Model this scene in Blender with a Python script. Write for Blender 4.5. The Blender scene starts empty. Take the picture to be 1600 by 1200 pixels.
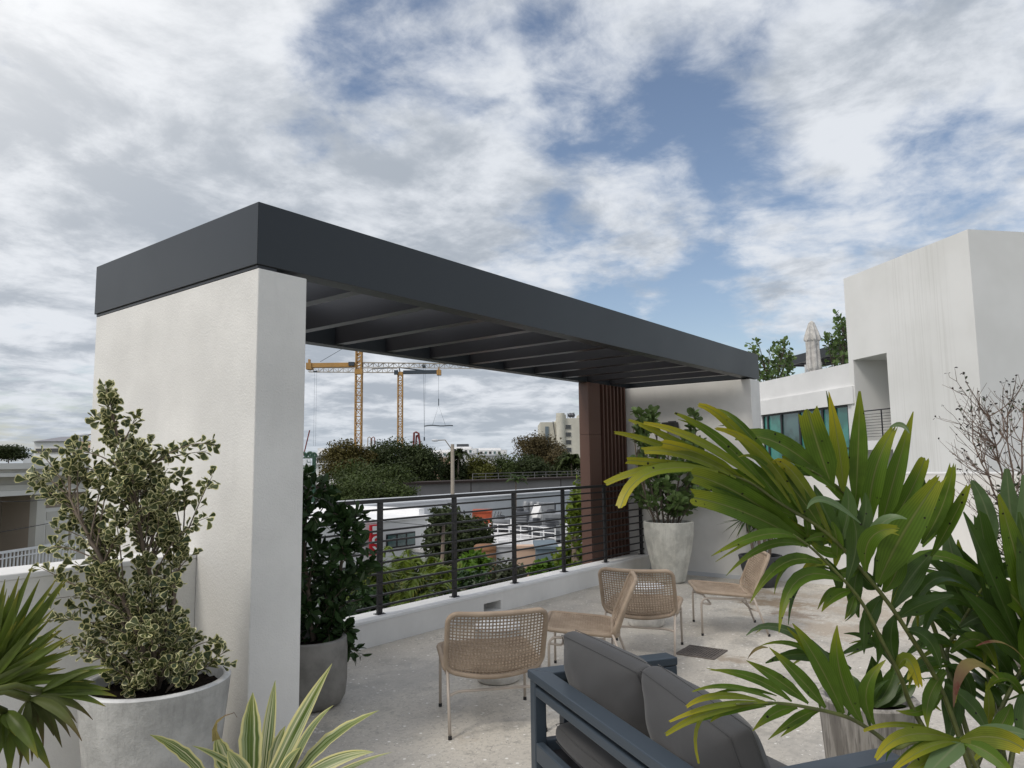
import bpy, math, random
from mathutils import Vector, Matrix
from math import sin, cos, pi, radians, sqrt, atan2

S = bpy.context.scene
COL = S.collection
rnd = random.Random(7)

# ------------------------------------------------------------------ camera
F_PX, PITCH, ROLL, YAW, EYE = 1127.3, 6.0928, -0.7396, 38.0682, 1.6
def cam_axes():
    a, p, r = radians(YAW), radians(PITCH), radians(ROLL)
    fw = Vector((cos(a)*cos(p), sin(a)*cos(p), sin(p)))
    rt = Vector((sin(a), -cos(a), 0)); up = rt.cross(fw)
    return cos(r)*rt + sin(r)*up, -sin(r)*rt + cos(r)*up, fw
RT, UP, FW = cam_axes()
EYEP = Vector((0, 0, EYE))
cd = bpy.data.cameras.new("camera"); cam = bpy.data.objects.new("camera", cd); COL.objects.link(cam)
cd.sensor_fit = 'HORIZONTAL'; cd.sensor_width = 36.0; cd.lens = 36.0*F_PX/1600
cd.clip_start = 0.05; cd.clip_end = 6000
cam.matrix_world = Matrix(((RT.x, UP.x, -FW.x, 0), (RT.y, UP.y, -FW.y, 0), (RT.z, UP.z, -FW.z, EYE), (0, 0, 0, 1)))
S.camera = cam
def ray(x, y): return FW + RT*((x-800)/F_PX) - UP*((y-600)/F_PX)
def at(x, y, d): return EYEP + ray(x, y)*d                       # a photo pixel at a depth, as a world point
def at_z(x, y, z=0.0):
    v = ray(x, y); return EYEP + v*((z-EYE)/v.z)

# ------------------------------------------------------------------ sky, sun, exposure
SUN_AZ, SUN_EL = radians(166), radians(52)      # direction towards the sun, from +X counter-clockwise
W = bpy.data.worlds.new("World"); S.world = W; W.use_nodes = True
nt = W.node_tree; nt.nodes.clear()
def N(t, **k):
    n = nt.nodes.new(t)
    for a, b in k.items(): setattr(n, a, b)
    return n
def L(a, b): nt.links.new(a, b)
def val(sock, v): sock.default_value = v
def math_node(op, a, b=None, clamp=False):
    m = N('ShaderNodeMath', operation=op); m.use_clamp = clamp
    for i, q in enumerate((a, b)):
        if q is None: continue
        if isinstance(q, (int, float)): m.inputs[i].default_value = q
        else: L(q, m.inputs[i])
    return m.outputs[0]
def vmath(op, a, b=None):
    m = N('ShaderNodeVectorMath', operation=op)
    for i, q in enumerate((a, b)):
        if q is None: continue
        if isinstance(q, (tuple, list, Vector)): m.inputs[i].default_value = tuple(q)
        else: L(q, m.inputs[i])
    return m
def smooth(x, lo, hi):
    m = N('ShaderNodeMapRange', interpolation_type='SMOOTHSTEP')
    L(x, m.inputs[0]); val(m.inputs[1], lo); val(m.inputs[2], hi); return m.outputs[0]
tc = N('ShaderNodeTexCoord')
dirn = vmath('NORMALIZE', tc.outputs['Generated']).outputs[0]
sep = N('ShaderNodeSeparateXYZ'); L(dirn, sep.inputs[0])
zc = math_node('MAXIMUM', sep.outputs[2], 0.0)
den = math_node('ADD', zc, 0.16)
cmb = N('ShaderNodeCombineXYZ')
L(math_node('DIVIDE', sep.outputs[0], den), cmb.inputs[0]); L(math_node('DIVIDE', sep.outputs[1], den), cmb.inputs[1])
def noise(scale, detail, rough, off, dist=0.0, src=None):
    mp = vmath('ADD', src or cmb.outputs[0], off).outputs[0]
    n = N('ShaderNodeTexNoise', noise_dimensions='3D'); L(mp, n.inputs['Vector'])
    val(n.inputs['Scale'], scale); val(n.inputs['Detail'], detail); val(n.inputs['Roughness'], rough); val(n.inputs['Distortion'], dist)
    return n.outputs['Fac']
def blob(px, py, lo, hi):        # a soft patch of sky round one direction
    d = vmath('DOT_PRODUCT', dirn, ray(px, py).normalized()).outputs['Value']
    return smooth(d, cos(radians(hi)), cos(radians(lo)))
n1 = noise(1.15, 9, 0.56, (3.1, 1.7, 0.0), 0.25)
n2 = noise(3.2, 12, 0.60, (8.3, 4.1, 0.0), 0.3)
n3 = noise(0.8, 3, 0.5, (1.3, 9.1, 0.0))
n4 = noise(9.0, 10, 0.62, (2.3, 7.1, 5.0), 0.4)
cov = math_node('ADD', math_node('ADD', math_node('MULTIPLY', n1, 0.42), math_node('MULTIPLY', n2, 0.39)), math_node('MULTIPLY', n4, 0.19))
bias = math_node('MULTIPLY', blob(300, 250, 6, 40), 0.16)
for px, py, lo, hi, k in ((700, 100, 2, 15, -0.13), (620, 90, 2, 9, -0.06), (930, 120, 2, 9, -0.07), (1090, 190, 2, 9, -0.08), (1190, 60, 1, 7, 0.07), (1290, 150, 1, 8, .05), (620, 110, 2, 9, -0.05), (1330, 262, 2, 8, -0.10), (1480, 250, 1, 6, -0.06), (860, 430, 1, 8, -0.07), (1020, 445, 1, 7, -0.08), (1150, 480, 1, 7, -0.06), (940, 60, 1, 6, 0.05), (770, 170, 1, 6, 0.05),
                          (1240, 30, 2, 8, -0.05), (1400, 140, 2, 10, 0.12), (700, 260, 2, 9, 0.10), (1000, 335, 2, 7, 0.07), (1250, 345, 2, 7, 0.07),
                          (60, 660, 2, 9, -0.10), (445, 225, 1, 4, -0.12), (700, 640, 3, 14, 0.12)):
    bias = math_node('ADD', bias, math_node('MULTIPLY', blob(px, py, lo, hi), k))
cov = math_node('ADD', cov, bias)
mask = smooth(cov, 0.405, 0.590)
thick = smooth(cov, 0.50, 0.80)
shade_n = noise(2.8, 12, 0.62, (5.0, 2.0, 3.0), 0.2)
lit = smooth(math_node('SUBTRACT', shade_n, math_node('MULTIPLY', thick, 0.06)), 0.34, 0.60)
cr = N('ShaderNodeMix', data_type='RGBA'); L(lit, cr.inputs[0])
cr.inputs[6].default_value = (0.36, 0.40, 0.455, 1); cr.inputs[7].default_value = (0.655, 0.685, 0.73, 1)
sund = Vector((cos(SUN_AZ)*cos(SUN_EL), sin(SUN_AZ)*cos(SUN_EL), sin(SUN_EL)))
glow = smooth(vmath('DOT_PRODUCT', dirn, sund).outputs['Value'], 0.0, 1.0)     # cloud veil brightens towards the hidden sun
cl2 = N('ShaderNodeMix', data_type='RGBA', blend_type='MIX'); L(glow, cl2.inputs[0]); L(cr.outputs[2], cl2.inputs[6])
cl2.inputs[7].default_value = (1.25, 1.22, 1.18, 1)
sky = N('ShaderNodeTexSky', sky_type='NISHITA'); sky.sun_disc = False
sky.sun_elevation = SUN_EL; sky.sun_rotation = radians(90) - SUN_AZ
sky.air_density = 1.0; sky.dust_density = 1.2; sky.ozone_density = 1.5
SKY_K = 0.10
skyc = vmath('MULTIPLY', sky.outputs[0], (1.25, 1.15, 1.08)).outputs[0]
clouds = vmath('SCALE', cl2.outputs[2]); clouds.inputs[3].default_value = 1.0/SKY_K
mx = N('ShaderNodeMix', data_type='RGBA'); L(mask, mx.inputs[0]); L(skyc, mx.inputs[6]); L(clouds.outputs[0], mx.inputs[7])
# low haze band of cloud at the horizon
hz = smooth(sep.outputs[2], 0.10, -0.02)
mh = N('ShaderNodeMix', data_type='RGBA'); L(math_node('MULTIPLY', hz, 0.55), mh.inputs[0]); L(mx.outputs[2], mh.inputs[6])
mh.inputs[7].default_value = (4.3, 4.9, 5.5, 1)
bg = N('ShaderNodeBackground'); L(mh.outputs[2], bg.inputs[0]); val(bg.inputs[1], SKY_K)
wo = N('ShaderNodeOutputWorld'); L(bg.outputs[0], wo.inputs[0])

sl = bpy.data.lights.new("sun", 'SUN'); sun = bpy.data.objects.new("sun", sl); COL.objects.link(sun)
sl.energy = 1.25; sl.angle = radians(14); sl.color = (1.0, 0.95, 0.87)
sun.rotation_euler = (-sund).to_track_quat('-Z', 'Y').to_euler()
S.view_settings.view_transform = 'Standard'; S.view_settings.look = 'None'
S.view_settings.exposure = 0.22; S.view_settings.gamma = 1.0; S.view_settings.use_curve_mapping = False
try:
    S.cycles.max_bounces = 6; S.cycles.transparent_max_bounces = 6
except Exception: pass

# ------------------------------------------------------------------ materials
class Mat:
    """small wrapper: one Principled material with helpers for procedural colour"""
    def __init__(s, name, col=(.5, .5, .5), rough=.7, metal=0., spec=.5):
        s.m = bpy.data.materials.new(name); s.m.use_nodes = True; s.t = s.m.node_tree
        s.b = s.t.nodes['Principled BSDF']; s.out = s.t.nodes['Material Output']
        s.b.inputs['Base Color'].default_value = (*col, 1); s.b.inputs['Roughness'].default_value = rough
        s.b.inputs['Metallic'].default_value = metal; s.b.inputs['Specular IOR Level'].default_value = spec
        s.tc = None; s.m.diffuse_color = (*col, 1)
    def n(s, t, **k):
        q = s.t.nodes.new(t)
        for a, b in k.items(): setattr(q, a, b)
        return q
    def l(s, a, b): s.t.links.new(a, b)
    def coord(s, kind='Object'):
        if s.tc is None: s.tc = s.n('ShaderNodeTexCoord')
        return s.tc.outputs[kind]
    def noise(s, scale, detail=4, rough=.55, stretch=None, vec=None):
        v = vec or s.coord()
        if stretch:
            mp = s.n('ShaderNodeMapping'); mp.inputs['Scale'].default_value = stretch; s.l(v, mp.inputs[0]); v = mp.outputs[0]
        q = s.n('ShaderNodeTexNoise'); s.l(v, q.inputs['Vector']); q.inputs['Scale'].default_value = scale
        q.inputs['Detail'].default_value = detail; q.inputs['Roughness'].default_value = rough
        return q.outputs['Fac']
    def voro(s, scale, feature='F1', stretch=None):
        v = s.coord()
        if stretch:
            mp = s.n('ShaderNodeMapping'); mp.inputs['Scale'].default_value = stretch; s.l(v, mp.inputs[0]); v = mp.outputs[0]
        q = s.n('ShaderNodeTexVoronoi', feature=feature); s.l(v, q.inputs['Vector']); q.inputs['Scale'].default_value = scale
        return q
    def rng(s, x, a, b, c=0., d=1., sm=True):
        q = s.n('ShaderNodeMapRange', interpolation_type='SMOOTHSTEP' if sm else 'LINEAR'); s.l(x, q.inputs[0])
        for i, w in enumerate((a, b, c, d)): q.inputs[i+1].default_value = w
        return q.outputs[0]
    def mix(s, f, a, b, mode='MIX'):
        q = s.n('ShaderNodeMix', data_type='RGBA', blend_type=mode)
        for i, w in ((0, f), (6, a), (7, b)):
            if isinstance(w, (int, float)): q.inputs[i].default_value = w
            elif isinstance(w, tuple): q.inputs[i].default_value = (*w, 1)
            else: s.l(w, q.inputs[i])
        return q.outputs[2]
    def mth(s, op, a, b=0.):
        q = s.n('ShaderNodeMath', operation=op)
        for i, w in enumerate((a, b)):
            if isinstance(w, (int, float)): q.inputs[i].default_value = w
            else: s.l(w, q.inputs[i])
        return q.outputs[0]
    def color(s, x): s.l(x, s.b.inputs['Base Color']); return s
    def roughness(s, x): s.l(x, s.b.inputs['Roughness']); return s
    def bump(s, h, strength=.3, dist=.01):
        q = s.n('ShaderNodeBump'); q.inputs['Strength'].default_value = strength; q.inputs['Distance'].default_value = dist
        s.l(h, q.inputs['Height']); s.l(q.outputs[0], s.b.inputs['Normal']); return s
    def attr(s, name='lf'):
        q = s.n('ShaderNodeAttribute', attribute_name=name); sp = s.n('ShaderNodeSeparateColor'); s.l(q.outputs['Color'], sp.inputs[0])
        return sp.outputs[0], sp.outputs[1], sp.outputs[2], q.outputs['Alpha']      # edge, along, random, across
    def leafy(s, trans=.35, col=None):
        tr = s.n('ShaderNodeBsdfTranslucent'); ms = s.n('ShaderNodeMixShader'); ms.inputs[0].default_value = trans
        src = s.b.inputs['Base Color'].links[0].from_socket if s.b.inputs['Base Color'].links else None
        if src: s.l(src, tr.inputs[0])
        else: tr.inputs[0].default_value = s.b.inputs['Base Color'].default_value
        s.l(s.b.outputs[0], ms.inputs[1]); s.l(tr.outputs[0], ms.inputs[2]); s.l(ms.outputs[0], s.out.inputs[0]); return s

def stucco(name, col, bump=.25, scale=95):
    m = Mat(name, col, .85)
    a = m.noise(1.3, 5, .6); b = m.noise(scale, 3, .6); d = m.noise(2.2, 6, .65, (3, 3, .35))
    dk = tuple(c*.86 for c in col)
    c = m.mix(m.rng(a, .35, .7), dk, col)
    c = m.mix(m.mth('MULTIPLY', m.rng(d, .55, .8), .30), c, tuple(q*.72 for q in col))
    m.color(c); m.bump(b, bump, .006); return m.m
def plain(name, col, rough=.6, metal=0., var=.12, scale=3., bump=0., spec=.5):
    m = Mat(name, col, rough, metal, spec)
    a = m.noise(scale, 5, .6)
    m.color(m.mix(m.rng(a, .3, .7), tuple(c*(1-var) for c in col), tuple(min(1, c*(1+var)) for c in col)))
    m.roughness(m.rng(a, .3, .7, rough*.9, min(1, rough*1.1)))
    if bump: m.bump(m.noise(scale*30, 3), bump, .003)
    return m.m
MAT = {}
MAT['stucco'] = stucco('white_stucco', (.76, .75, .715), .45)
MAT['stucco_wall'] = stucco('white_stucco_plain', (.76, .75, .72), .15, 120)
MAT['kerb_top'] = stucco('white_painted_coping', (.80, .80, .79), .1, 90)

def floor_mat():
    m = Mat('weathered_terrazzo', (.5, .46, .4), .6)
    big = m.noise(.55, 6, .62); mid = m.noise(2.6, 8, .68); fine = m.noise(38, 4, .7)
    c = m.mix(m.rng(big, .36, .66), (.47, .44, .39), (.62, .58, .505))
    c = m.mix(m.mth('MULTIPLY', m.rng(mid, .50, .68), .7), c, (.27, .255, .225)); c = m.mix(m.mth('MULTIPLY', m.rng(m.noise(11, 7, .75), .56, .66), .55), c, (.24, .225, .20))
    c = m.mix(m.mth('MULTIPLY', m.rng(fine, .48, .66), .42), c, (.26, .245, .22))
    wh = m.noise(5.2, 8, .75); c = m.mix(m.mth('MULTIPLY', m.rng(wh, .60, .66), .75), c, (.74, .72, .68))
    for sc, th, col in ((15, .16, (.82, .80, .76)), (9, .10, (.84, .82, .78)), (42, .19, (.74, .72, .68)), (60, .17, (.17, .16, .15)), (27, .13, (.2, .19, .175))):
        v = m.voro(sc); f = m.rng(v.outputs['Distance'], th, th*.7)
        rn = m.n('ShaderNodeSeparateColor'); m.l(v.outputs['Color'], rn.inputs[0])
        c = m.mix(m.mth('MULTIPLY', f, m.rng(rn.outputs[0], .45, .55)), c, col)
    st = m.noise(1.1, 5, .7, (1, 1, 1)); c = m.mix(m.mth('MULTIPLY', m.rng(st, .60, .74), .40), c, (.33, .25, .16))
    cr = m.n('ShaderNodeTexVoronoi', feature='DISTANCE_TO_EDGE'); cv = m.n('ShaderNodeVectorMath', operation='ADD')
    nz = m.n('ShaderNodeTexNoise'); m.l(m.coord(), nz.inputs['Vector']); nz.inputs['Scale'].default_value = 3; nz.inputs['Detail'].default_value = 5
    m.l(m.coord(), cv.inputs[0]); m.l(nz.outputs['Color'], cv.inputs[1]); m.l(cv.outputs[0], cr.inputs['Vector']); cr.inputs['Scale'].default_value = .8
    msk = m.rng(m.noise(.7, 3), .5, .62)
    c = m.mix(m.mth('MULTIPLY', m.mth('MULTIPLY', m.rng(cr.outputs['Distance'], .006, .002), msk), .6), c, (.16, .15, .14))
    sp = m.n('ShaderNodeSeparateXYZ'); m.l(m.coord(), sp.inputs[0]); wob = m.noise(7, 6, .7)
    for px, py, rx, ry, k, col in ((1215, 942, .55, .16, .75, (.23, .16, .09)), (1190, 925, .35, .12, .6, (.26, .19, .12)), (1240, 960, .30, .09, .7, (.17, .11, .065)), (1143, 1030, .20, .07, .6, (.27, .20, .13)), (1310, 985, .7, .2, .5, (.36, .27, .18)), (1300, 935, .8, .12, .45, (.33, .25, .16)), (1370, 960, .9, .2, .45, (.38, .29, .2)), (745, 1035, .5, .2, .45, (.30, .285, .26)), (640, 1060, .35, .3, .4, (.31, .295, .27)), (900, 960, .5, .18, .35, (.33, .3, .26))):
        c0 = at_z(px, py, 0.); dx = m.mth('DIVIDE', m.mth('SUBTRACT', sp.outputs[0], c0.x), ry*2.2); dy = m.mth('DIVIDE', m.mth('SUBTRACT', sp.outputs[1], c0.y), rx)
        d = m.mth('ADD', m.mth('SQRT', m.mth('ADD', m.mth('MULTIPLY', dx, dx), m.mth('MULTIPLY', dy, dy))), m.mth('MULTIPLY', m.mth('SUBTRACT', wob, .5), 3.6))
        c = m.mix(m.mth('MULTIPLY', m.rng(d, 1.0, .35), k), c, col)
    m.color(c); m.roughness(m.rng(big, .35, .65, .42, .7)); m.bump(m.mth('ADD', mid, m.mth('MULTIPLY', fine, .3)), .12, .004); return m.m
MAT['floor'] = floor_mat()

def metal_dark(name, col, rough=.42):
    m = Mat(name, col, rough, .0, .5); a = m.noise(.8, 4); b = m.noise(25, 3)
    m.color(m.mix(m.rng(a, .3, .7), tuple(c*.92 for c in col), tuple(c*1.08 for c in col)))
    m.roughness(m.rng(a, .3, .7, rough*.9, rough*1.1)); return m.m
MAT['fascia'] = metal_dark('charcoal_aluminium', (.020, .024, .027), .40)
MAT['fascia_under'] = metal_dark('charcoal_beam', (.019, .019, .021), .32)
MAT['deck_under'] = metal_dark('charcoal_roof_deck', (.055, .057, .062), .45)
MAT['rail'] = metal_dark('black_steel', (.012, .012, .014), .4)
MAT['sofa_frame'] = metal_dark('slate_blue_aluminium', (.044, .060, .078), .42)
MAT['brown_slat'] = metal_dark('brown_slat', (.112, .058, .042), .5)
MAT['brown_dark'] = metal_dark('brown_screen_back', (.028, .012, .010), .6)
MAT['black'] = plain('black_plastic', (.012, .012, .012), .5)
MAT['chair_frame'] = plain('taupe_powder_coat', (.46, .40, .34), .45)
def rope():
    m = Mat('beige_rope', (.45, .365, .29), .9)
    w = m.n('ShaderNodeTexWave'); m.l(m.coord(), w.inputs['Vector']); w.inputs['Scale'].default_value = 95; w.inputs['Distortion'].default_value = 1.0
    a = m.noise(9, 4); c = m.mix(m.rng(a, .3, .7), (.34, .262, .19), (.45, .355, .265))
    c = m.mix(m.mth('MULTIPLY', w.outputs['Fac'], .35), c, (.26, .205, .16)); m.color(c); m.bump(w.outputs['Fac'], .5, .002); return m.m
MAT['rope'] = rope()
def fabric(name, col):
    m = Mat(name, col, .88); a = m.noise(3, 4); b = m.noise(600, 2)
    m.color(m.mix(m.rng(a, .3, .7), tuple(c*.9 for c in col), tuple(c*1.1 for c in col))); m.bump(m.mth('ADD', m.mth('MULTIPLY', b, .05), m.noise(4, 2, .5)), .25, .03)
    m.b.inputs['Sheen Weight'].default_value = .15; return m.m
MAT['cushion'] = fabric('dark_grey_fabric', (.045, .045, .046))
MAT['piping'] = fabric('dark_piping', (.036, .036, .037))
def concrete(name, col, rough=.85, streak=True, bump=.5):
    m = Mat(name, col, rough); a = m.noise(5, 7, .68); b = m.noise(60, 4, .7); d = m.noise(9, 6, .7, (4, 4, .25))
    c = m.mix(m.rng(a, .32, .68), tuple(q*.72 for q in col), tuple(min(1, q*1.12) for q in col))
    if streak: c = m.mix(m.mth('MULTIPLY', m.rng(d, .52, .72), .45), c, tuple(q*.55 for q in col))
    m.color(c); m.bump(m.mth('ADD', a, m.mth('MULTIPLY', b, .6)), bump, .008); return m.m
MAT['planter_light'] = concrete('pale_grey_cast_stone', (.44, .44, .42), .9, True, 1.)
MAT['planter_rim'] = concrete('pale_grey_rim', (.60, .60, .59), .8, False, .15)
MAT['planter_facet'] = concrete('mottled_white_cast_stone', (.56, .55, .49), .85, True, .9)
MAT['planter_grey'] = concrete('warm_grey_fibre', (.23, .22, .20), .7, False, .06)
MAT['pot_dark'] = concrete('charcoal_fibre', (.05, .053, .058), .7, False, .1)
MAT['stool'] = concrete('white_stool_concrete', (.62, .60, .56), .8, False, .25)
def woodgrain():
    m = Mat('bleached_wood_grain', (.5, .46, .42), .8)
    f = m.noise(11, 5, .65, (2.4, 2.4, .16)); g = m.noise(3, 4, .6); h = m.noise(38, 2, .5, (2, 2, .12))
    c = m.mix(m.rng(f, .38, .60), (.21, .195, .175), (.40, .375, .34)); c = m.mix(m.mth('MULTIPLY', m.rng(h, .56, .62), .55), c, (.13, .12, .11)); c = m.mix(m.mth('MULTIPLY', m.rng(g, .5, .7), .3), c, (.30, .285, .26))
    m.color(c); m.bump(f, .5, .006); return m.m
MAT['woodgrain'] = woodgrain()
MAT['soil'] = plain('dark_soil', (.012, .009, .007), 1., 0, .6, 40, .8, .08)
MAT['bark'] = plain('grey_brown_bark', (.16, .125, .095), .9, 0, .3, 14, .4)
MAT['twig'] = plain('red_brown_twig', (.15, .105, .08), .85, 0, .3, 14, .2)

def leafmat(name, base, tip=None, tip_at=.6, var=.35, trans=.3, rough=.45, mid=None, spots=False, patch=None):
    m = Mat(name, base, rough, 0., .28); e, t, r, u = m.attr()
    c = m.mix(r, tuple(q*(1-var) for q in base), tuple(q*(1+var) for q in base))
    c = m.mix(m.rng(m.noise(14, 3), .3, .7), c, tuple(q*1.25 for q in base)) if var > .1 else c
    if tip: c = m.mix(m.mth('MULTIPLY', m.rng(t, tip_at-.25, min(1., tip_at+.35)), m.rng(r, 0, .6, .55, 1)), c, tip)
    if mid: c = m.mix(m.rng(e, .14, .03), c, mid)
    if patch: c = m.mix(m.rng(m.noise(9, 4, .6), .62, .7), c, patch)
    if spots:
        vein = m.n('ShaderNodeTexWave', wave_type='BANDS'); cb = m.n('ShaderNodeCombineXYZ'); m.l(u, cb.inputs[0]); m.l(cb.outputs[0], vein.inputs['Vector']); vein.inputs['Scale'].default_value = 3.2
        c = m.mix(m.mth('MULTIPLY', vein.outputs['Fac'], .42), c, tuple(q*.55 for q in base))
        v = m.voro(38); rn = m.n('ShaderNodeSeparateColor'); m.l(v.outputs['Color'], rn.inputs[0])
        f = m.mth('MULTIPLY', m.rng(v.outputs['Distance'], .19, .12), m.rng(rn.outputs[0], .62, .66))
        f = m.mth('MULTIPLY', f, m.rng(m.noise(6, 2), .43, .5)); c = m.mix(f, c, (.012, .010, .006))
    m.color(c); m.leafy(trans)
    return m.m
MAT['lf_palm'] = leafmat('palm_leaf', (.080, .142, .012), (.26, .28, .016), .88, .3, .38, .45, (.16, .19, .05), True)
MAT['lf_palm_dark'] = leafmat('palm_leaf_dark', (.046, .088, .014), None, .8, .35, .3, .34, (.09, .13, .04), True)
MAT['lf_palm_yellow'] = leafmat('palm_leaf_yellow', (.150, .190, .018), (.44, .37, .02), .68, .25, .38, .38, (.2, .22, .06), True)
MAT['lf_palm_pale'] = leafmat('palm_leaf_pale', (.095, .145, .060), None, .8, .3, .3, .4, (.16, .2, .1))
MAT['lf_dead'] = leafmat('palm_leaf_dead', (.20, .165, .06), (.11, .06, .035), .5, .3, .2, .7, None, False, (.10, .03, .02))
MAT['petiole'] = plain('palm_petiole', (.085, .10, .022), .5, 0, .35, 9)
MAT['lf_fan'] = leafmat('fan_palm_leaf', (.080, .115, .018), (.22, .20, .03), .95, .4, .3, .42, (.10, .13, .03))
MAT['lf_fan_brown'] = leafmat('fan_palm_leaf_brown', (.065, .080, .02), (.10, .07, .025), .8, .4, .2, .6)
MAT['lf_shrub'] = leafmat('glossy_dark_leaf', (.028, .058, .017), None, .5, .5, .2, .38, (.05, .08, .025))
MAT['lf_clusia'] = leafmat('round_thick_leaf', (.11, .17, .055), None, .5, .45, .2, .4, (.11, .15, .05))
MAT['lf_spike'] = leafmat('spiky_leaf', (.045, .080, .022), (.11, .11, .03), .8, .4, .25, .45)
MAT['lf_grape'] = leafmat('yellow_green_leaf', (.135, .185, .022), None, .5, .4, .4, .45)
MAT['lf_bright'] = leafmat('bright_green_leaf', (.09, .17, .018), None, .5, .4, .4, .45)
MAT['lf_grey'] = leafmat('grey_green_leaf', (.075, .088, .05), None, .5, .4, .3, .6)
MAT['lf_bare'] = leafmat('dry_shrub_leaf', (.045, .058, .03), None, .5, .5, .2, .6)
MAT['lf_seed'] = leafmat('dry_seed_husk', (.020, .016, .013), None, .5, .4, .1, .8)
def tree_mat(n, c, v=.45): return leafmat(n, c, None, .5, v, .25, .6)
MAT['t_dark'] = tree_mat('tree_leaf_dark', (.036, .050, .015)); MAT['t_green'] = tree_mat('tree_leaf_green', (.050, .070, .018))
MAT['t_brown'] = tree_mat('tree_leaf_brown', (.078, .060, .024)); MAT['t_rust'] = tree_mat('tree_leaf_rust', (.078, .066, .016)); MAT['t_yel'] = tree_mat('tree_leaf_yellow_green', (.080, .085, .014))
def variegated():
    m = Mat('variegated_leaf', (.05, .075, .03), .45); e, t, r, u = m.attr()
    g = m.mix(r, (.028, .05, .015), (.11, .125, .035)); g = m.mix(m.rng(e, .10, .02), g, (.10, .13, .06))
    g = m.mix(m.rng(m.noise(40, 3), .5, .65), g, (.085, .11, .05))
    cr = m.mix(r, (.60, .57, .25), (.72, .69, .42))
    edge = m.mth('ADD', e, m.rng(m.noise(60, 2), .2, .8, -.12, .12)); m.color(m.mix(m.rng(edge, .68, .78), g, cr)); m.leafy(.25); return m.m
MAT['lf_varieg'] = variegated()
def striped():
    m = Mat('striped_strap_leaf', (.1, .15, .05), .42); e, t, r, u = m.attr()
    cb = m.n('ShaderNodeCombineXYZ'); m.l(u, cb.inputs[0]); m.l(m.mth('MULTIPLY', t, .05), cb.inputs[1]); m.l(m.mth('MULTIPLY', r, 30.), cb.inputs[2])
    st = m.noise(9, 2, .6, None, cb.outputs[0])
    c = m.mix(m.rng(st, .40, .50), (.075, .12, .018), (.26, .31, .16)); c = m.mix(m.rng(st, .55, .62), c, (.55, .54, .34))
    c = m.mix(m.rng(e, .66, .84), c, (.62, .58, .27)); c = m.mix(m.mth('MULTIPLY', m.rng(t, .6, 1.), .25), c, (.46, .46, .08)); m.color(c); m.leafy(.28); return m.m
MAT['lf_stripe'] = striped()

def tower_mat():
    m = Mat('rain_streaked_stucco', (.74, .74, .72), .85); z = m.noise(3.2, 5, .7, (3.0, 3.0, .05)); a = m.noise(.4, 4); g = m.noise(60, 3)
    sp = m.n('ShaderNodeSeparateXYZ'); m.l(m.coord(), sp.inputs[0])
    band = m.mth('MULTIPLY', m.rng(sp.outputs[0], 2.0, 2.8), m.rng(sp.outputs[0], 5.4, 4.6))
    c = m.mix(m.rng(a, .3, .7), (.69, .69, .665), (.77, .77, .75)); c = m.mix(m.mth('MULTIPLY', m.mth('MULTIPLY', m.rng(z, .48, .62), band), .26), c, (.50, .49, .46))
    m.color(c); m.bump(g, .15, .01); return m.m
MAT['tower'] = tower_mat()
def glass(name, col, rough=.06):
    m = Mat(name, col, rough, 0, 1.0); a = m.noise(.9, 3); m.color(m.mix(m.rng(a, .4, .6), tuple(q*.6 for q in col), col)); return m.m
MAT['teal_glass'] = glass('teal_glass', (.05, .235, .195), .2); MAT['grey_glass'] = glass('grey_glass', (.07, .14, .135), .12)
MAT['dark_glass'] = glass('dark_glass', (.02, .025, .03), .15)
MAT['awhite'] = plain('white_render', (.72, .72, .71), .85, 0, .06, .5); MAT['roofwhite'] = plain('white_roof_membrane', (.82, .82, .82), .8, 0, .05, .4)
MAT['roofgrey'] = plain('stained_roof_membrane', (.52, .52, .52), .85, 0, .28, .7); MAT['greywall'] = plain('pale_grey_render', (.50, .52, .54), .85, 0, .08, .3); MAT['cream'] = plain('cream_render', (.56, .54, .46), .9, 0, .1, .25)
MAT['beige'] = plain('beige_render', (.56, .54, .48), .9, 0, .06, .6); MAT['dkbeige'] = plain('taupe_render', (.34, .285, .225), .9, 0, .1, .6); MAT['ltbeige'] = plain('light_trim', (.70, .68, .63), .85, 0, .05, .6)
MAT['peach'] = plain('peach_render', (.58, .40, .29), .9, 0, .06, .3); MAT['rooftile'] = plain('grey_hip_roof', (.22, .22, .24), .8)
MAT['red'] = plain('red_sign_face', (.50, .012, .022), .5, 0, .05); MAT['white'] = plain('white_paint', (.8, .8, .8), .6, 0, .04)
MAT['orange'] = plain('orange_red_paint', (.36, .062, .018), .6); MAT['tan'] = plain('tan_tank', (.22, .105, .045), .7)
MAT['galv'] = plain('galvanised_duct', (.26, .27, .28), .45, .3, .2, 1.5); MAT['dkgalv'] = plain('dark_unit', (.075, .08, .09), .5, .2, .2, 1.5)
MAT['blueg'] = plain('blue_grey_awning', (.13, .17, .20), .8); MAT['crane_y'] = plain('crane_ochre', (.42, .235, .07), .6, 0, .15, .3)
MAT['crane_w'] = plain('crane_pale', (.40, .36, .30), .6); MAT['crane_b'] = plain('crane_blue_black', (.035, .05, .065), .5); MAT['boom'] = plain('rust_red_boom', (.22, .05, .045), .6)
MAT['girder'] = plain('concrete_girder', (.20, .19, .185), .9, 0, .12, .2); MAT['track'] = plain('brown_track_edge', (.030, .017, .013), .8)
MAT['pole'] = plain('weathered_pole', (.24, .21, .17), .8); MAT['green_iron'] = plain('green_iron', (.025, .075, .045), .5); MAT['dial'] = plain('white_dial', (.7, .72, .74), .5)
MAT['umbrella'] = plain('off_white_canvas', (.50, .485, .455), .9, 0, .2, 6); MAT['grate'] = plain('brown_iron_grate', (.15, .13, .115), .8, .1, .2, 20)
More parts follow.
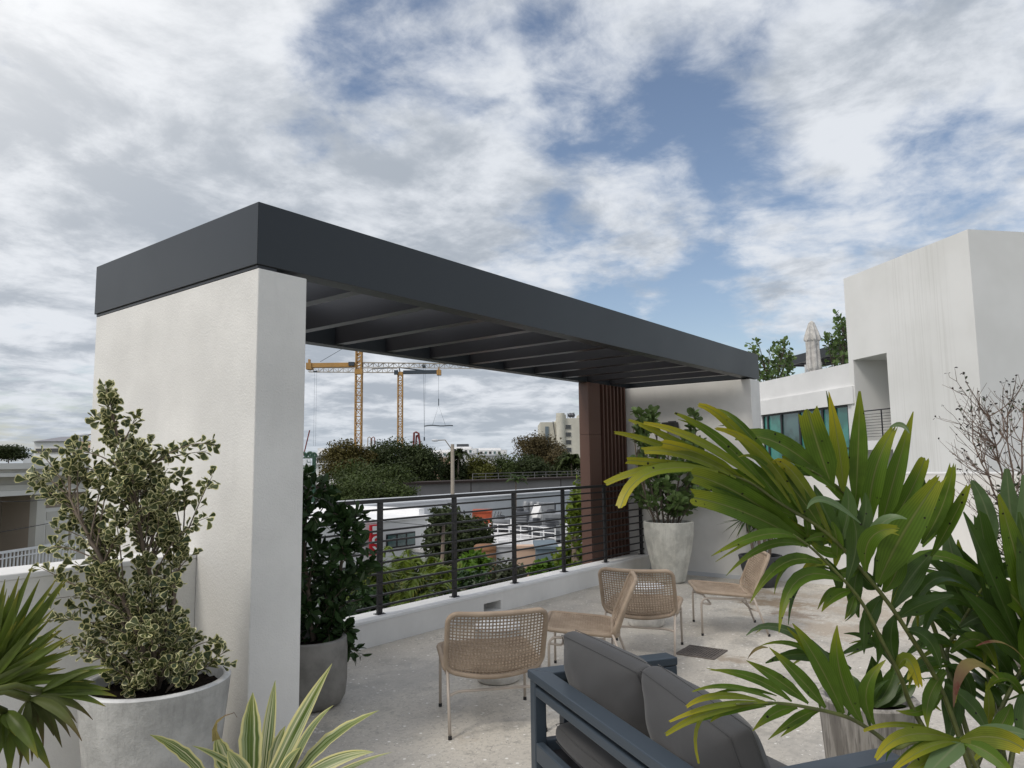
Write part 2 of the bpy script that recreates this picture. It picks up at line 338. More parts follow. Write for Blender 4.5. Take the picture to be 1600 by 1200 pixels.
MAT['wire'] = plain('black_cable', (.03, .03, .03), .6)
def ground_mat():
    m = Mat('ground_mixed', (.1, .1, .08), .95); a = m.noise(.03, 6, .6); b = m.noise(.4, 5)
    m.color(m.mix(m.rng(a, .42, .58), (.055, .07, .03), m.mix(b, (.13, .125, .115), (.2, .19, .175)))); return m.m
MAT['ground'] = ground_mat()
MAT['stain'] = plain('brown_leak_stain', (.21, .145, .085), .75, 0, .35, 9)
MAT['pit_shade'] = plain('pit_shade', (.05, .05, .052), .9)

# ------------------------------------------------------------------ mesh helpers
ORG = {}
class MB:
    def __init__(s): s.v, s.f, s.m, s.c = [], [], [], []
    def add(s, vs, fs, mi=0, cs=None):
        o = len(s.v); s.v += [tuple(q) for q in vs]; s.f += [tuple(o+i for i in f) for f in fs]; s.m += [mi]*len(fs)
        s.c += cs if cs else [(0, 0, 0, 0)]*len(vs); return s
    def box(s, x0, x1, y0, y1, z0, z1, mi=0):
        vs = [(x, y, z) for z in (z0, z1) for y in (y0, y1) for x in (x0, x1)]
        return s.add(vs, [(0, 2, 3, 1), (4, 5, 7, 6), (0, 1, 5, 4), (2, 6, 7, 3), (0, 4, 6, 2), (1, 3, 7, 5)], mi)
    def obox(s, c, ax, hx, hy, hz, mi=0):      # oriented box: centre, three axes, half sizes
        a, b, d = ax; vs = [Vector(c)+a*(i*hx)+b*(j*hy)+d*(k*hz) for k in (-1, 1) for j in (-1, 1) for i in (-1, 1)]
        return s.add(vs, [(0, 2, 3, 1), (4, 5, 7, 6), (0, 1, 5, 4), (2, 6, 7, 3), (0, 4, 6, 2), (1, 3, 7, 5)], mi)
    def bar(s, a, b, w, h=None, mi=0):
        a, b = Vector(a), Vector(b); d = (b-a); ln = d.length; d.normalize()
        sd = d.cross(Vector((0, 0, 1)));
        if sd.length < 1e-3: sd = Vector((1, 0, 0))
        sd.normalize(); u = sd.cross(d)
        return s.obox((a+b)/2, (d, sd, u), ln/2, w/2, (h or w)/2, mi)
    def tube(s, pts, r, n=8, mi=0, cap=True, closed=False):
        pts = [Vector(p) for p in pts]; k = len(pts); rs = r if isinstance(r, (list, tuple)) else [r]*k
        vs, fs = [], []; ref = None
        for i, p in enumerate(pts):
            if closed: d = pts[(i+1) % k]-pts[i-1]
            else: d = pts[min(i+1, k-1)]-pts[max(i-1, 0)]
            d = d.normalized() if d.length > 1e-9 else Vector((0, 0, 1))
            if ref is None: ref = Vector((0, 0, 1)) if abs(d.z) < .9 else Vector((1, 0, 0))
            sd = d.cross(ref).normalized(); ref = sd.cross(d).normalized()
            for j in range(n):
                a = 2*pi*j/n; vs.append(p+(sd*cos(a)+ref*sin(a))*rs[i])
        m = k if closed else k-1
        for i in range(m):
            for j in range(n):
                a, b = i*n+j, i*n+(j+1) % n; c, d2 = ((i+1) % k)*n+(j+1) % n, ((i+1) % k)*n+j
                fs.append((a, b, c, d2))
        if cap and not closed: fs += [tuple(range(n-1, -1, -1)), tuple((k-1)*n+j for j in range(n))]
        return s.add(vs, fs, mi)
    def lathe(s, prof, c=(0, 0, 0), n=40, mi=0, ph=0., sq=None):   # profile of (radius, z)
        vs, fs = [], []
        for r, z in prof:
            for j in range(n):
                a = 2*pi*j/n+ph; vs.append((c[0]+r*cos(a), c[1]+r*sin(a), c[2]+z))
        for i in range(len(prof)-1):
            for j in range(n): fs.append((i*n+j, i*n+(j+1) % n, (i+1)*n+(j+1) % n, (i+1)*n+j))
        fs.append(tuple(range(n-1, -1, -1)))
        return s.add(vs, fs, mi)
    def disc(s, c, r, n=32, mi=0, jit=0.):
        vs = [(c[0], c[1], c[2]+jit)]
        for k in (.5, 1.):
            vs += [(c[0]+r*k*cos(2*pi*j/n), c[1]+r*k*sin(2*pi*j/n), c[2]+(rnd.uniform(-jit, jit) if jit else 0)) for j in range(n)]
        fs = [(0, 1+j, 1+(j+1) % n) for j in range(n)]+[(1+j, 1+n+j, 1+n+(j+1) % n, 1+(j+1) % n) for j in range(n)]
        return s.add(vs, fs, mi)
    def sphere(s, c, r, n=10, mi=0, sc=(1, 1, 1)):
        vs, fs = [], []
        for i in range(n//2+1):
            t = pi*i/(n//2)
            for j in range(n): vs.append((c[0]+r*sc[0]*sin(t)*cos(2*pi*j/n), c[1]+r*sc[1]*sin(t)*sin(2*pi*j/n), c[2]+r*sc[2]*cos(t)))
        for i in range(n//2):
            for j in range(n): fs.append((i*n+j, (i+1)*n+j, (i+1)*n+(j+1) % n, i*n+(j+1) % n))
        return s.add(vs, fs, mi)
    def leaf(s, p, d, nrm, ln, w, prof=((0, .1), (.35, .85), (.7, .9), (1, .05)), fold=.15, curl=.1, mi=0, r=None, tip_edge=True):
        p = Vector(p); d = d.normalized(); sd = d.cross(nrm)
        if sd.length < 1e-3: sd = d.cross(Vector((.3, .5, .8)))
        sd.normalize(); n2 = sd.cross(d); r = rnd.random() if r is None else r
        vs, cs, fs = [], [], []
        for i, (t, k) in enumerate(prof):
            c = p+d*(ln*t)-n2*(curl*ln*t*t); h = w*k/2
            e = 1. if (tip_edge and i == len(prof)-1) else 0.
            vs += [c-sd*h+n2*(fold*h), c, c+sd*h+n2*(fold*h)]; cs += [(1, t, r, 0), (e, t, r, .5), (1, t, r, 1)]
        for i in range(len(prof)-1):
            a = 3*i; fs += [(a, a+1, a+4, a+3), (a+1, a+2, a+5, a+4)]
        return s.add(vs, fs, mi, cs)
    def ribbon(s, pts, ws, nrm, fold=.2, mi=0, jag=0., r=None, cross=5, roll=0.):   # a long leaf along a curve
        pts = [Vector(p) for p in pts]; k = len(pts); r = rnd.random() if r is None else r
        vs, cs, fs = [], [], []
        for i, p in enumerate(pts):
            t = i/(k-1); d = (pts[min(i+1, k-1)]-pts[max(i-1, 0)]).normalized(); sd = d.cross(nrm).normalized(); n2 = sd.cross(d)
            a = roll*t; sd, n2 = sd*cos(a)+n2*sin(a), n2*cos(a)-sd*sin(a)
            for j in range(cross):
                u = -1+2*j/(cross-1); q = p+sd*(u*ws[i]/2)+n2*(fold*abs(u)*ws[i]/2)
                if jag and i == k-1: q = q+d*(rnd.uniform(-1, .8)*jag)
                vs.append(q); cs.append((abs(u), t, r, (u+1)/2))
        for i in range(k-1):
            for j in range(cross-1):
                a = i*cross+j; fs.append((a, a+1, a+cross+1, a+cross))
        return s.add(vs, fs, mi, cs)
    def build(s, name, mats, parent=None, local=False, smooth=False, bevel=0., org=None):
        o0 = Vector((0, 0, 0)) if local else (ORG.get(parent.name, Vector((0, 0, 0))) if parent else Vector(org or (0, 0, 0)))
        me = bpy.data.meshes.new(name); me.from_pydata([(v[0]-o0.x, v[1]-o0.y, v[2]-o0.z) for v in s.v], [], s.f); me.update()
        mats = mats if isinstance(mats, (list, tuple)) else [mats]
        for q in mats: me.materials.append(MAT[q] if isinstance(q, str) else q)
        if len(mats) > 1: me.polygons.foreach_set('material_index', s.m)
        if any(c != (0, 0, 0, 0) for c in s.c[:50]):
            at_ = me.color_attributes.new('lf', 'FLOAT_COLOR', 'POINT'); at_.data.foreach_set('color', [q for c in s.c for q in c])
        if smooth: me.polygons.foreach_set('use_smooth', [True]*len(me.polygons))
        ob = bpy.data.objects.new(name, me); COL.objects.link(ob)
        if parent: ob.parent = parent; ORG[ob.name] = ORG.get(parent.name, Vector((0, 0, 0))) if not local else Vector((0, 0, 0))
        else: ob.location = o0; ORG[ob.name] = o0
        if bevel:
            b = ob.modifiers.new('bevel', 'BEVEL'); b.width = bevel; b.segments = 2; b.limit_method = 'ANGLE'; b.angle_limit = radians(40)
        return ob
def tag(o, label, cat, group=None, kind=None):
    o['label'] = label; o['category'] = cat
    if group: o['group'] = group
    if kind: o['kind'] = kind
    return o
def thing(name, label, cat, loc=(0, 0, 0), rz=0., group=None):
    o = bpy.data.objects.new(name, None); COL.objects.link(o); o.location = loc; o.rotation_euler = (0, 0, rz); o.empty_display_size = .2
    ORG[o.name] = Vector(loc); return tag(o, label, cat, group)
def struct(o, label=None):
    o['kind'] = 'structure'
    if label: o['label'] = label
    return o
def dup(root, loc, rz, label):
    r = root.copy(); COL.objects.link(r); r.location = loc; r.rotation_euler = (0, 0, rz); r['label'] = label
    for ch in list(root.children):
        c = ch.copy(); COL.objects.link(c); c.parent = r
        for g in ch.children:
            d = g.copy(); COL.objects.link(d); d.parent = c
    return r
def rv(a=1.): return Vector((rnd.gauss(0, 1), rnd.gauss(0, 1), rnd.gauss(0, 1))).normalized()*a
def bez(a, m, b, n):      # curve through m at the middle
    a, m, b = Vector(a), Vector(m), Vector(b); c = m*2-(a+b)*.5
    return [a*(1-t)**2+c*(2*t*(1-t))+b*t*t for t in [i/n for i in range(n+1)]]
def lerp(a, b, t): return a+(b-a)*t

# ================================================================== terrace and its walls
m = MB(); m.box(-5, 9.75, -5, 5.45, -.35, 0); struct(tag(m.build('terrace_floor', 'floor'), 'weathered beige terrazzo floor of the roof terrace', 'floor'))
m = MB(); m.box(-4000, 4000, -4000, 4000, -9, -8); struct(tag(m.build('ground', 'ground'), 'ground far below the terrace', 'ground'))
m = MB(); m.box(-5, 9.95, -5, 5.3, -8, -.36); tag(m.build('terrace_building', 'stucco_wall'), 'white building whose roof carries the terrace', 'building')

t = thing('parapet_kerb', 'low white kerb under the black railing', 'kerb', (6, 5.1, 0))
sx0, sx1, sz0, sz1 = 5.86, 6.14, 0.03, .125      # scupper opening
m = MB(); m.box(2.482, sx0, 5., 5.27, 0.0, .205); m.box(sx1, 9.566, 5., 5.27, 0.0, .205); m.box(sx0, sx1, 5., 5.27, sz1, .205); m.box(sx0, sx1, 5.0, 5.27, 0., sz0); m.box(sx0, sx1, 5.2, 5.268, sz0, sz1)
m.build('kerb_body', 'stucco_wall', t)
m = MB(); m.box(2.482, 9.566, 4.992, 5.275, .2055, .235); m.build('coping', 'kerb_top', t, bevel=.006)

t = thing('parapet_wall', 'white stucco parapet wall joining the left side of the pillar', 'wall', (0, 4.1, 0))
m = MB(); m.box(-5, 2.164, 3.977, 4.26, 0, 1.075); m.build('wall_body', 'stucco', t)
m = MB(); m.box(-5, 2.164, 3.972, 4.265, 1.0755, 1.1057); m.build('coping', 'kerb_top', t, bevel=.006)
t = thing('parapet_wall', 'long white parapet wall behind the foreground palm', 'wall', (9.9, 0, 0))
m = MB(); m.box(9.75, 10.05, -5, 3.42, -.3, 1.375); m.build('wall_body', 'stucco_wall', t)
m = MB(); m.box(9.745, 10.055, -5, 3.418, 1.3755, 1.405); m.build('coping', 'kerb_top', t, bevel=.006)

m = MB(); m.box(2.1665, 2.479, 3.4325, 5.463, 0, 2.66); tag(m.build('stucco_pillar', 'stucco', org=(2.32, 4.4, 0), bevel=.006), 'thick white textured stucco pillar carrying the near end of the pergola', 'pillar')
t = thing('end_wall', 'white end wall carrying the far end of the pergola', 'wall', (9.74, 4.3, 0))
m = MB(); m.box(9.57, 9.9155, 3.4231, 5.455, 0, 2.66); m.build('wall_body', 'stucco_wall', t, bevel=.005)
m = MB(); m.box(9.545, 9.568, 3.43, 4.99, 0, .05); m.build('skirting', 'greywall', t)
t = thing('wall_lamp', 'small black cube lamp on the white end wall', 'lamp', (9.57, 4.58, 2.0))
m = MB(); m.box(9.42, 9.555, 4.48, 4.68, 2.02, 2.12); m.build('housing', 'black', t, bevel=.004)
m = MB(); m.box(9.5555, 9.569, 4.52, 4.64, 2.0, 2.14); m.build('backplate', 'rail', t)

# ------------------------------------------------------------------ pergola
PX0, PX1, PY0, PY1, PZ0, PZ1 = 2.154, 9.930, 3.428, 5.47, 2.68, 3.027
t = thing('pergola', 'charcoal metal pergola spanning from the stucco pillar to the end wall', 'pergola', (2.2, 3.5, 2.66))
w = .13
def mitred(name, poly, mat, z1=0.):
    m = MB(); n = len(poly); m.add([(x, y, z) for z in (PZ0, PZ1-z1) for x, y in poly], [tuple(range(n-1, -1, -1)), tuple(range(n, 2*n))]+[(i, (i+1) % n, (i+1) % n+n, i+n) for i in range(n)]); m.build(name, mat, t, bevel=.002)
mitred('front_beam', [(PX0, PY0), (PX1, PY0), (PX1-w, PY0+w), (PX0+w, PY0+w)], 'fascia')
mitred('back_beam', [(PX0+w, PY1-w), (PX1-w, PY1-w), (PX1, PY1), (PX0, PY1)], 'fascia')
mitred('end_beam', [(PX0, PY0+.001), (PX0+w-.001, PY0+w), (PX0+w-.001, PY1-w), (PX0, PY1-.001)], 'fascia')
mitred('end_beam', [(PX1, PY0+.001), (PX1, PY1-.001), (PX1-w+.001, PY1-w), (PX1-w+.001, PY0+w)], 'fascia')
m = MB(); m.box(PX0+.012, PX0+w, PY0+.012, PY1-.01, PZ0-.018, PZ0-.001); m.build('drip_edge', 'fascia_under', t)
for k in range(11):
    x = 2.98+.62*k
    m = MB(); m.box(x-.045, x+.045, PY0+w+.001, PY1-w-.001, PZ0+.012, PZ1-.05); m.build('rafter', 'fascia_under', t)
    m = MB(); m.box(x+.0455, x+.12, PY1-w-.012, PY1-w-.002, PZ0+.03, PZ1-.055); m.build('bracket', 'fascia', t)
for x in (2.32, 9.74):
    m = MB(); m.box(x-.12, x+.12, 3.5, 5.38, 2.6602, PZ0-.019 if x < 5 else PZ0-.001); m.build('bearing_plate', 'black', t)

# ------------------------------------------------------------------ railing
t = thing('balcony_railing', 'black steel railing with thin horizontal bars on the white kerb', 'railing', (6, 5.12, .235))
m = MB(); m.box(2.485, 9.565, 5.095, 5.143, 1.232, 1.266); m.build('top_rail', 'rail', t, bevel=.003)
posts = (2.55, 3.545, 4.541, 5.5435, 6.538, 7.526, 8.52, 9.53)
for x in posts:
    m = MB(); m.box(x-.027, x+.027, 5.105, 5.133, .241, 1.2315); m.build('post', 'rail', t, bevel=.003)
    m = MB(); m.box(x-.045, x+.045, 5.085, 5.153, .2352, .2408); m.sphere((x-.032, 5.098, .243), .006, 6); m.sphere((x+.032, 5.098, .243), .006, 6); m.build('base_plate', 'rail', t)
for k in range(1, 11):
    z = 1.266-.0955*k
    m = MB(); m.box(2.49, 9.56, 5.088, 5.104, z-.009, z+.009); m.build('bar', 'rail', t)

# ------------------------------------------------------------------ brown slatted screen
t = thing('slat_screen', 'brown vertical slat screen with wide end post beside the white end wall', 'screen', (9, 5.4, -1))
m = MB(); m.box(8.49, 8.80, 5.31, 5.468, -.6, 1.95); m.box(8.49, 8.80, 5.31, 5.468, 1.955, 2.677); m.box(8.495, 8.795, 5.315, 5.463, 1.95, 1.955); m.build('post', 'brown_slat', t, bevel=.004)
m = MB(); m.box(8.801, 9.566, 5.44, 5.466, -.6, 2.676); m.build('backing', 'brown_dark', t)
for k in range(7):
    x = 8.905+k*.103
    m = MB(); m.box(x-.019, x+.019, 5.315, 5.439, -.6, 2.675); m.build('slat', 'brown_slat', t, bevel=.003)

# ------------------------------------------------------------------ floor drain and stains
t = thing('floor_drain', 'square brown grate set in the terrace floor', 'drain', (5.82, 2.6, 0), radians(3))
m = MB(); h = .165
m.box(-h, h, -h, -h+.014, .001, .010); m.box(-h, h, h-.014, h, .001, .010); m.box(-h, -h+.014, -h+.014, h-.014, .001, .010); m.box(h-.014, h, -h+.014, h-.014, .001, .010); m.build('frame', 'grate', t, local=True)
m = MB()
for k in range(13):
    y = -h+.026+k*.0232; m.box(-h+.014, h-.014, y-.006, y+.006, .002, .009)
for k in range(3):
    x = -h*.5+k*h*.5; m.box(x-.004, x+.004, -h+.014, h-.014, .0015, .006)
m.build('grille', 'grate', t, local=True)
m = MB(); m.box(-h+.014, h-.014, -h+.014, h-.014, .0004, .0011); m.build('pit_sheet', 'pit_shade', t, local=True)  # dark sheet under the bars, its colour standing for shade in the drain
# ------------------------------------------------------------------ woven lounge chairs
def panel_point(kind, u, v):      # u in -1..1 across, v in 0..1; gives a local point on the woven surface
    if kind == 'back':
        p0, p1 = Vector((0, -.165, .355)), Vector((0, -.325, .715)); n = Vector((0, .90, .40)).normalized()
        p = p0.lerp(p1, v); p.x = u*.297; p = p-n*(.045*(1-u*u)*(.55+.45*(1-v)))      # hollow towards the sitter's back
        p.z -= .025*(1-u*u)*(1-v)
        return p
    p0, p1 = Vector((0, -.165, .352)), Vector((0, .325, .392)); p = p0.lerp(p1, v); p.x = u*.297
    p.z -= .028*(1-u*u)*(1-.6*v)*sin(pi*min(1, .25+v*.8)) ; p.z -= .025*max(0, v-.8)*5*.5*0; return p
def rrect(n, r=.16, asp=1.):      # rounded rectangle loop in (u, v)
    out = []; ru, rvv = r*asp, r
    for cx, cy, a0 in ((1-ru*2, 1-rvv, 0), (-1+ru*2, 1-rvv, 90), (-1+ru*2, rvv, 180), (1-ru*2, rvv, 270)):
        for k in range(n+1):
            a = radians(a0+90*k/n); out.append((cx+2*ru*cos(a)*1., cy+rvv*sin(a)))
    dense = []
    for i, a in enumerate(out):
        b = out[(i+1) % len(out)]; d = max(abs(a[0]-b[0])/2, abs(a[1]-b[1])); k = max(1, int(d/.06))
        dense += [(lerp(a[0], b[0], j/k), lerp(a[1], b[1], j/k)) for j in range(k)]
    return dense
def rlim(v, r, asp):     # half width of the rounded rectangle at height v
    rr = r; dv = rr-v if v < rr else (v-(1-rr) if v > 1-rr else 0)
    if dv <= 0: return 1.
    return 1-2*r*asp*(1-sqrt(max(0, 1-(dv/rr)**2)))
def weave(kind, nu, nv, rad, asp, r=.16):
    m = MB(); 
    for i in range(nu):            # cords running up
        u = -1+2*(i+.5)/nu; pts = []
        vs = [k/(nv*2) for k in range(nv*2+1)]
        vs = [v for v in vs if abs(u) < rlim(v, r, asp)-.01]
        for v in vs:
            k = round(v*nv*2); p = panel_point(kind, u, v); off = .0035*(1 if ((k//2)+i) % 2 else -1) if k % 2 else 0
            p = p+(Vector((0, .9, .4)) if kind == 'back' else Vector((0, 0, 1)))*off; pts.append(p)
        if len(pts) > 1: m.tube(pts, rad, 5, cap=False)
    for j in range(nv):            # cords running across
        v = (j+.5)/nv; lim = rlim(v, r, asp); pts = []
        for k in range(nu+1):
            u = -1+2*k/nu
            if abs(u) < lim: pts.append(panel_point(kind, u, v))
        pts = [panel_point(kind, -lim, v)]+pts+[panel_point(kind, lim, v)]
        m.tube(pts, rad, 5, cap=False)
    return m
def curve_round(pts, rad=.06, n=5):
    out = [Vector(pts[0])]
    for i in range(1, len(pts)-1):
        a, b, c = Vector(pts[i-1]), Vector(pts[i]), Vector(pts[i+1]); d1 = (a-b); d2 = (c-b); k = min(rad, d1.length*.45, d2.length*.45)
        p, q = b+d1.normalized()*k, b+d2.normalized()*k
        out += [p*(1-s)**2+b*(2*s*(1-s))+q*s*s for s in [j/n for j in range(n+1)]]
    return out+[Vector(pts[-1])]
def make_chair(loc, rz, label):
    t = thing('lounge_chair', label, 'chair', loc, rz, 'woven rope lounge chairs on the terrace')
    asp = .62
    b = weave('back', 28, 19, .0043, asp).build('backrest', 'rope', t, local=True, smooth=True)
    m = MB(); m.tube([panel_point('back', u, v) for u, v in rrect(6, .16, asp)], .0165, 8, closed=True); m.build('rolled_edge', 'rope', b, local=True, smooth=True)
    s = weave('seat', 28, 26, .0048, asp).build('seat', 'rope', t, local=True, smooth=True)
    m = MB(); m.tube([panel_point('seat', u, v) for u, v in rrect(6, .14, asp)], .0165, 8, closed=True); m.build('rolled_edge', 'rope', s, local=True, smooth=True)
    r = .0095
    for sx in (-1, 1):
        x = sx*.285
        m = MB(); m.tube(curve_round([(x, .293, .012), (x, .293, .335), (x, -.10, .322)], .07), r, 8); l = m.build('leg', 'chair_frame', t, local=True, smooth=True)
        m = MB(); m.lathe([(.0115, 0), (.0115, .02), (.009, .022)], (x, .293, 0), 10); m.build('foot_cap', 'black', l, local=True)
        m = MB(); m.tube([(x, -.29, .012), (x, -.165, .36)], r, 8); l = m.build('leg', 'chair_frame', t, local=True, smooth=True)
        m = MB(); m.lathe([(.0115, 0), (.0115, .02), (.009, .022)], (x, -.293, 0), 10); m.build('foot_cap', 'black', l, local=True)
    m = MB(); m.tube(curve_round([(-.285, .293, .29), (-.255, .20, .27), (.255, .20, .27), (.285, .293, .29)], .12, 7), r*.9, 8)
    m.build('stretcher', 'chair_frame', t, local=True, smooth=True)
    m = MB(); m.tube(curve_round([(-.285, -.215, .22), (-.22, -.16, .225), (.22, -.16, .225), (.285, -.215, .22)], .12, 7), r*.9, 8)
    m.build('stretcher', 'chair_frame', t, local=True, smooth=True)
    return t
def cz(th): return th-pi/2        # the chair model faces +Y
c0 = make_chair((3.611, 3.035, 0), cz(.860), 'beige woven rope chair nearest the grey sofa, its back to the camera')
dup(c0, (4.771, 3.014, 0), cz(2.102), 'beige woven rope chair seen side-on, half hidden behind the sofa cushions')
dup(c0, (5.600, 3.013, 0), cz(.340), 'beige woven rope chair in front of the tall pale planter, back towards camera')
dup(c0, (6.771, 2.732, 0), cz(2.129), 'beige woven rope chair farthest right, in front of the small charcoal pot')

def stool(loc, label, r, h):
    t = thing('drum_stool', label, 'stool', loc, 0, 'round concrete stools between the chairs')
    m = MB(); m.lathe([(r*.80, 0), (r*.90, .012), (r*.93, .05), (r, h*.75), (r, h-.03)], (0, 0, 0), 40); m.build('drum', 'stool', t, local=True, smooth=True)
    m = MB(); m.lathe([(r*.98, h-.03), (r*1.01, h-.022), (r*1.01, h-.008), (r*.985, h), (.001, h+.001)], (0, 0, 0), 40); m.build('stool_top', 'kerb_top', t, local=True, smooth=True)
stool((4.26, 3.50, 0), 'round white concrete stool behind the nearest woven chair', .175, .40)
stool((6.47, 3.45, 0), 'round white concrete stool between the two far woven chairs', .19, .38)

# ------------------------------------------------------------------ sofa
SO = Vector((2.872, 2.18, 0)); SE1 = Vector((-.5202, -.8541, 0)); SE2 = Vector((.8541, -.5202, 0))
t = thing('outdoor_sofa', 'two-seat sofa with slate blue metal frame and dark grey cushions', 'sofa', SO, atan2(SE2.y, SE2.x))
# local axes: x = forward (SE2), y = minus SE1 (so the sofa runs along -y)
LEN, DEP, AW = 1.456, .779, .105
def sb(name, x0, x1, s0, s1, z0, z1, mat='sofa_frame', bev=.006, parent=None):
    m = MB(); m.box(x0, x1, -s1, -s0, z0, z1); return m.build(name, mat, parent or t, local=True, bevel=bev)
def prism(name, poly, z0, z1, mat, bev):        # a mitred rail
    m = MB(); n = len(poly); vs = [(x, -s, z) for z in (z0, z1) for x, s in poly]
    m.add(vs, [tuple(range(n)), tuple(range(2*n-1, n-1, -1))]+[(i, i+n, (i+1) % n+n, (i+1) % n) for i in range(n)])
    o = m.build(name, mat, t, local=True, bevel=bev); return o
g = .0015
prism('back_rail', [(0, g), (AW*.85, AW+g), (AW*.85, LEN-AW-g), (0, LEN-g)], .562, .602, 'sofa_frame', .005)
prism('arm_rail', [(g, 0), (DEP, 0), (DEP, AW), (AW*.85+g, AW)], .562, .602, 'sofa_frame', .005)
prism('arm_rail', [(g, LEN), (DEP, LEN), (DEP, LEN-AW), (AW*.85+g, LEN-AW)], .562, .602, 'sofa_frame', .005)
sb('lower_rail', .012, .045, .07, LEN-.07, .495, .535); sb('seat_rail', .012, .05, .07, LEN-.07, .20, .285)
for s0 in (.008, LEN-.068):
    sb('leg', .01, .07, s0, s0+.06, 0, .561); sb('leg', DEP-.07, DEP-.004, s0-.004, s0+.062, 0, .561); sb('post', .16, .205, s0, s0+.06, .285, .561)
    sb('seat_rail', .0705, DEP-.0705, s0+.006, s0+.054, .20, .284)
sb('seat_rail', DEP-.06, DEP-.012, .073, LEN-.073, .20, .284)
sb('arm_panel', .40, DEP-.002, .072, .103, .30, .5605)
sb('arm_panel', .40, DEP-.002, LEN-.103, LEN-.072, .30, .5605)
m = MB(); m.box(.05, DEP-.06, -(LEN-.075), -.075, .215, .24); m.build('seat_deck', 'rail', t, local=True)
X, Y, Z = Vector((1, 0, 0)), Vector((0, 1, 0)), Vector((0, 0, 1))
def cushion(name, c, ax, hx, hy, hz, puff, seed, wr=.006, mats='cushion', slump=0.):
    rr = random.Random(seed); nu, nv = 20, 16; vs, fs = [], []; m = MB()
    def surf(u, v, sgn):
        k = (1-abs(u)**2.6)*(1-abs(v)**2.6); h = hz*(.50+.50*k**.5)+puff*k
        wv = wr*(sin(7*u+seed)*sin(5*v+2*seed)+.5*sin(17*v+9*u*seed)*abs(u)**3)*(1-max(abs(u), abs(v))**8)*(abs(u)**2+.3)
        sh = 1-.05*(abs(v)**2); sh2 = 1-.045*(abs(u)**2)
        sl = slump*max(0, v)**2*(.55+.45*(1-u*u)+(.5 if sgn > 0 else 0)); return Vector(c)+ax[0]*(u*hx*sh)+ax[1]*(v*hy*sh2)+ax[2]*(sgn*(h+wv))-Z*sl
    for sgn in (-1, 1):
        o = len(vs)
        for i in range(nu+1):
            for j in range(nv+1):
                u, v = -1+2*i/nu, -1+2*j/nv; u = math.copysign(abs(u)**.8, u); v = math.copysign(abs(v)**.8, v); vs.append(surf(u, v, sgn))
        for i in range(nu):
            for j in range(nv):
                q = [o+i*(nv+1)+j, o+(i+1)*(nv+1)+j, o+(i+1)*(nv+1)+j+1, o+i*(nv+1)+j+1]; fs.append(tuple(q if sgn > 0 else q[::-1]))
    o = (nu+1)*(nv+1); border = [i*(nv+1) for i in range(nu)]+[nu*(nv+1)+j for j in range(nv)]+[i*(nv+1)+nv for i in range(nu, 0, -1)]+[j for j in range(nv, 0, -1)]
    mid = len(vs)
    for b in border: # belly of the side band
        p, q = vs[b], vs[b+o]; out = ((p+q)/2-Vector(c)); out -= ax[2]*out.dot(ax[2]); vs.append((p+q)/2+out.normalized()*hz*.13)
    n = len(border)
    for k in range(n):
        a, b = border[k], border[(k+1) % n]; fs += [(a, b, mid+(k+1) % n, mid+k), (mid+k, mid+(k+1) % n, b+o, a+o)]
    m.add(vs, fs); ob = m.build(name, mats, t, local=True, smooth=True)
    sd = ob.modifiers.new('soft', 'SUBSURF'); sd.levels = 1; sd.render_levels = 1
    for s in (0, 1):
        m2 = MB(); m2.tube([vs[b+o*s] for b in border], .0016, 6, closed=True); m2.build('piping', 'piping', ob, local=True, smooth=True)
    return ob
X, Y, Z = Vector((1, 0, 0)), Vector((0, 1, 0)), Vector((0, 0, 1))
sw = (LEN-2*AW)/2
tilt = radians(17); up = Vector((-sin(tilt), 0, cos(tilt))); fwd = Vector((cos(tilt), 0, sin(tilt)))
for k in range(2):
    yc = -(AW*.72+sw*1.06*(k+.5)); dz = (-.012, -.022)[k]
    cushion('seat_cushion', (.42, -(AW+sw*(k+.5)), .335), (X, Y, Z), .345, sw*.5-.003, .075, .015, 3+k, .003)
    rot = radians((-4, 5)[k]); yy = Vector((fwd.x*sin(rot), cos(rot), fwd.z*sin(rot)+(.045, .03)[k])).normalized(); ff = yy.cross(up).normalized(); ff = ff if ff.x > 0 else -ff
    cushion('back_cushion', (.262, yc, .585+dz), (yy, (up-yy*up.dot(yy)).normalized(), ff), sw*.53, .230, .080, .062, 11+3*k, .014, 'cushion', .015)

# ------------------------------------------------------------------ planters
def round_pot(name, label, cat, c, prof, mat, rim_mat=None, n=48, soil_r=.9, soil_z=None, ph=0., smooth=True, wall=.035):
    t = thing(name, label, cat, c)
    R, H = prof[-1]
    m = MB(); m.lathe(prof, (0, 0, 0), n, 0, ph); o = m.build('pot_body', mat, t, local=True, smooth=smooth)
    m = MB(); m.lathe([(R, H), (R-.006, H+.007), (R-wall+.006, H+.007), (R-wall, H), (R-wall-.01, H-.16)], (0, 0, 0), n, 0, ph); m.f.pop(); m.m.pop()
    m.build('rim', rim_mat or mat, t, local=True, smooth=smooth)
    m = MB(); m.disc((0, 0, soil_z or H-.05), R-wall-.002, n, 0, .012); m.build('soil', 'soil', t, local=True)
    return t
FP = at(245, 1062, 3.3); FP.z = 0; FR, FH = .318, .625
round_pot('planter', 'large round rough pale grey planter holding the variegated shrub', 'planter', FP, [(.205, 0), (.232, .02), (.277, .25), (.305, .5), (FR, FH)], 'planter_light', 'planter_rim', soil_z=FH-.05)
GP = Vector((3.10, 4.18, 0))
round_pot('planter', 'smooth warm grey planter tucked behind the stucco pillar', 'planter', GP, [(.17, 0), (.205, .015), (.232, .06), (.243, .15), (.243, .36), (.238, .43)], 'planter_grey')
BP = Vector((8.88, 4.36, 0))
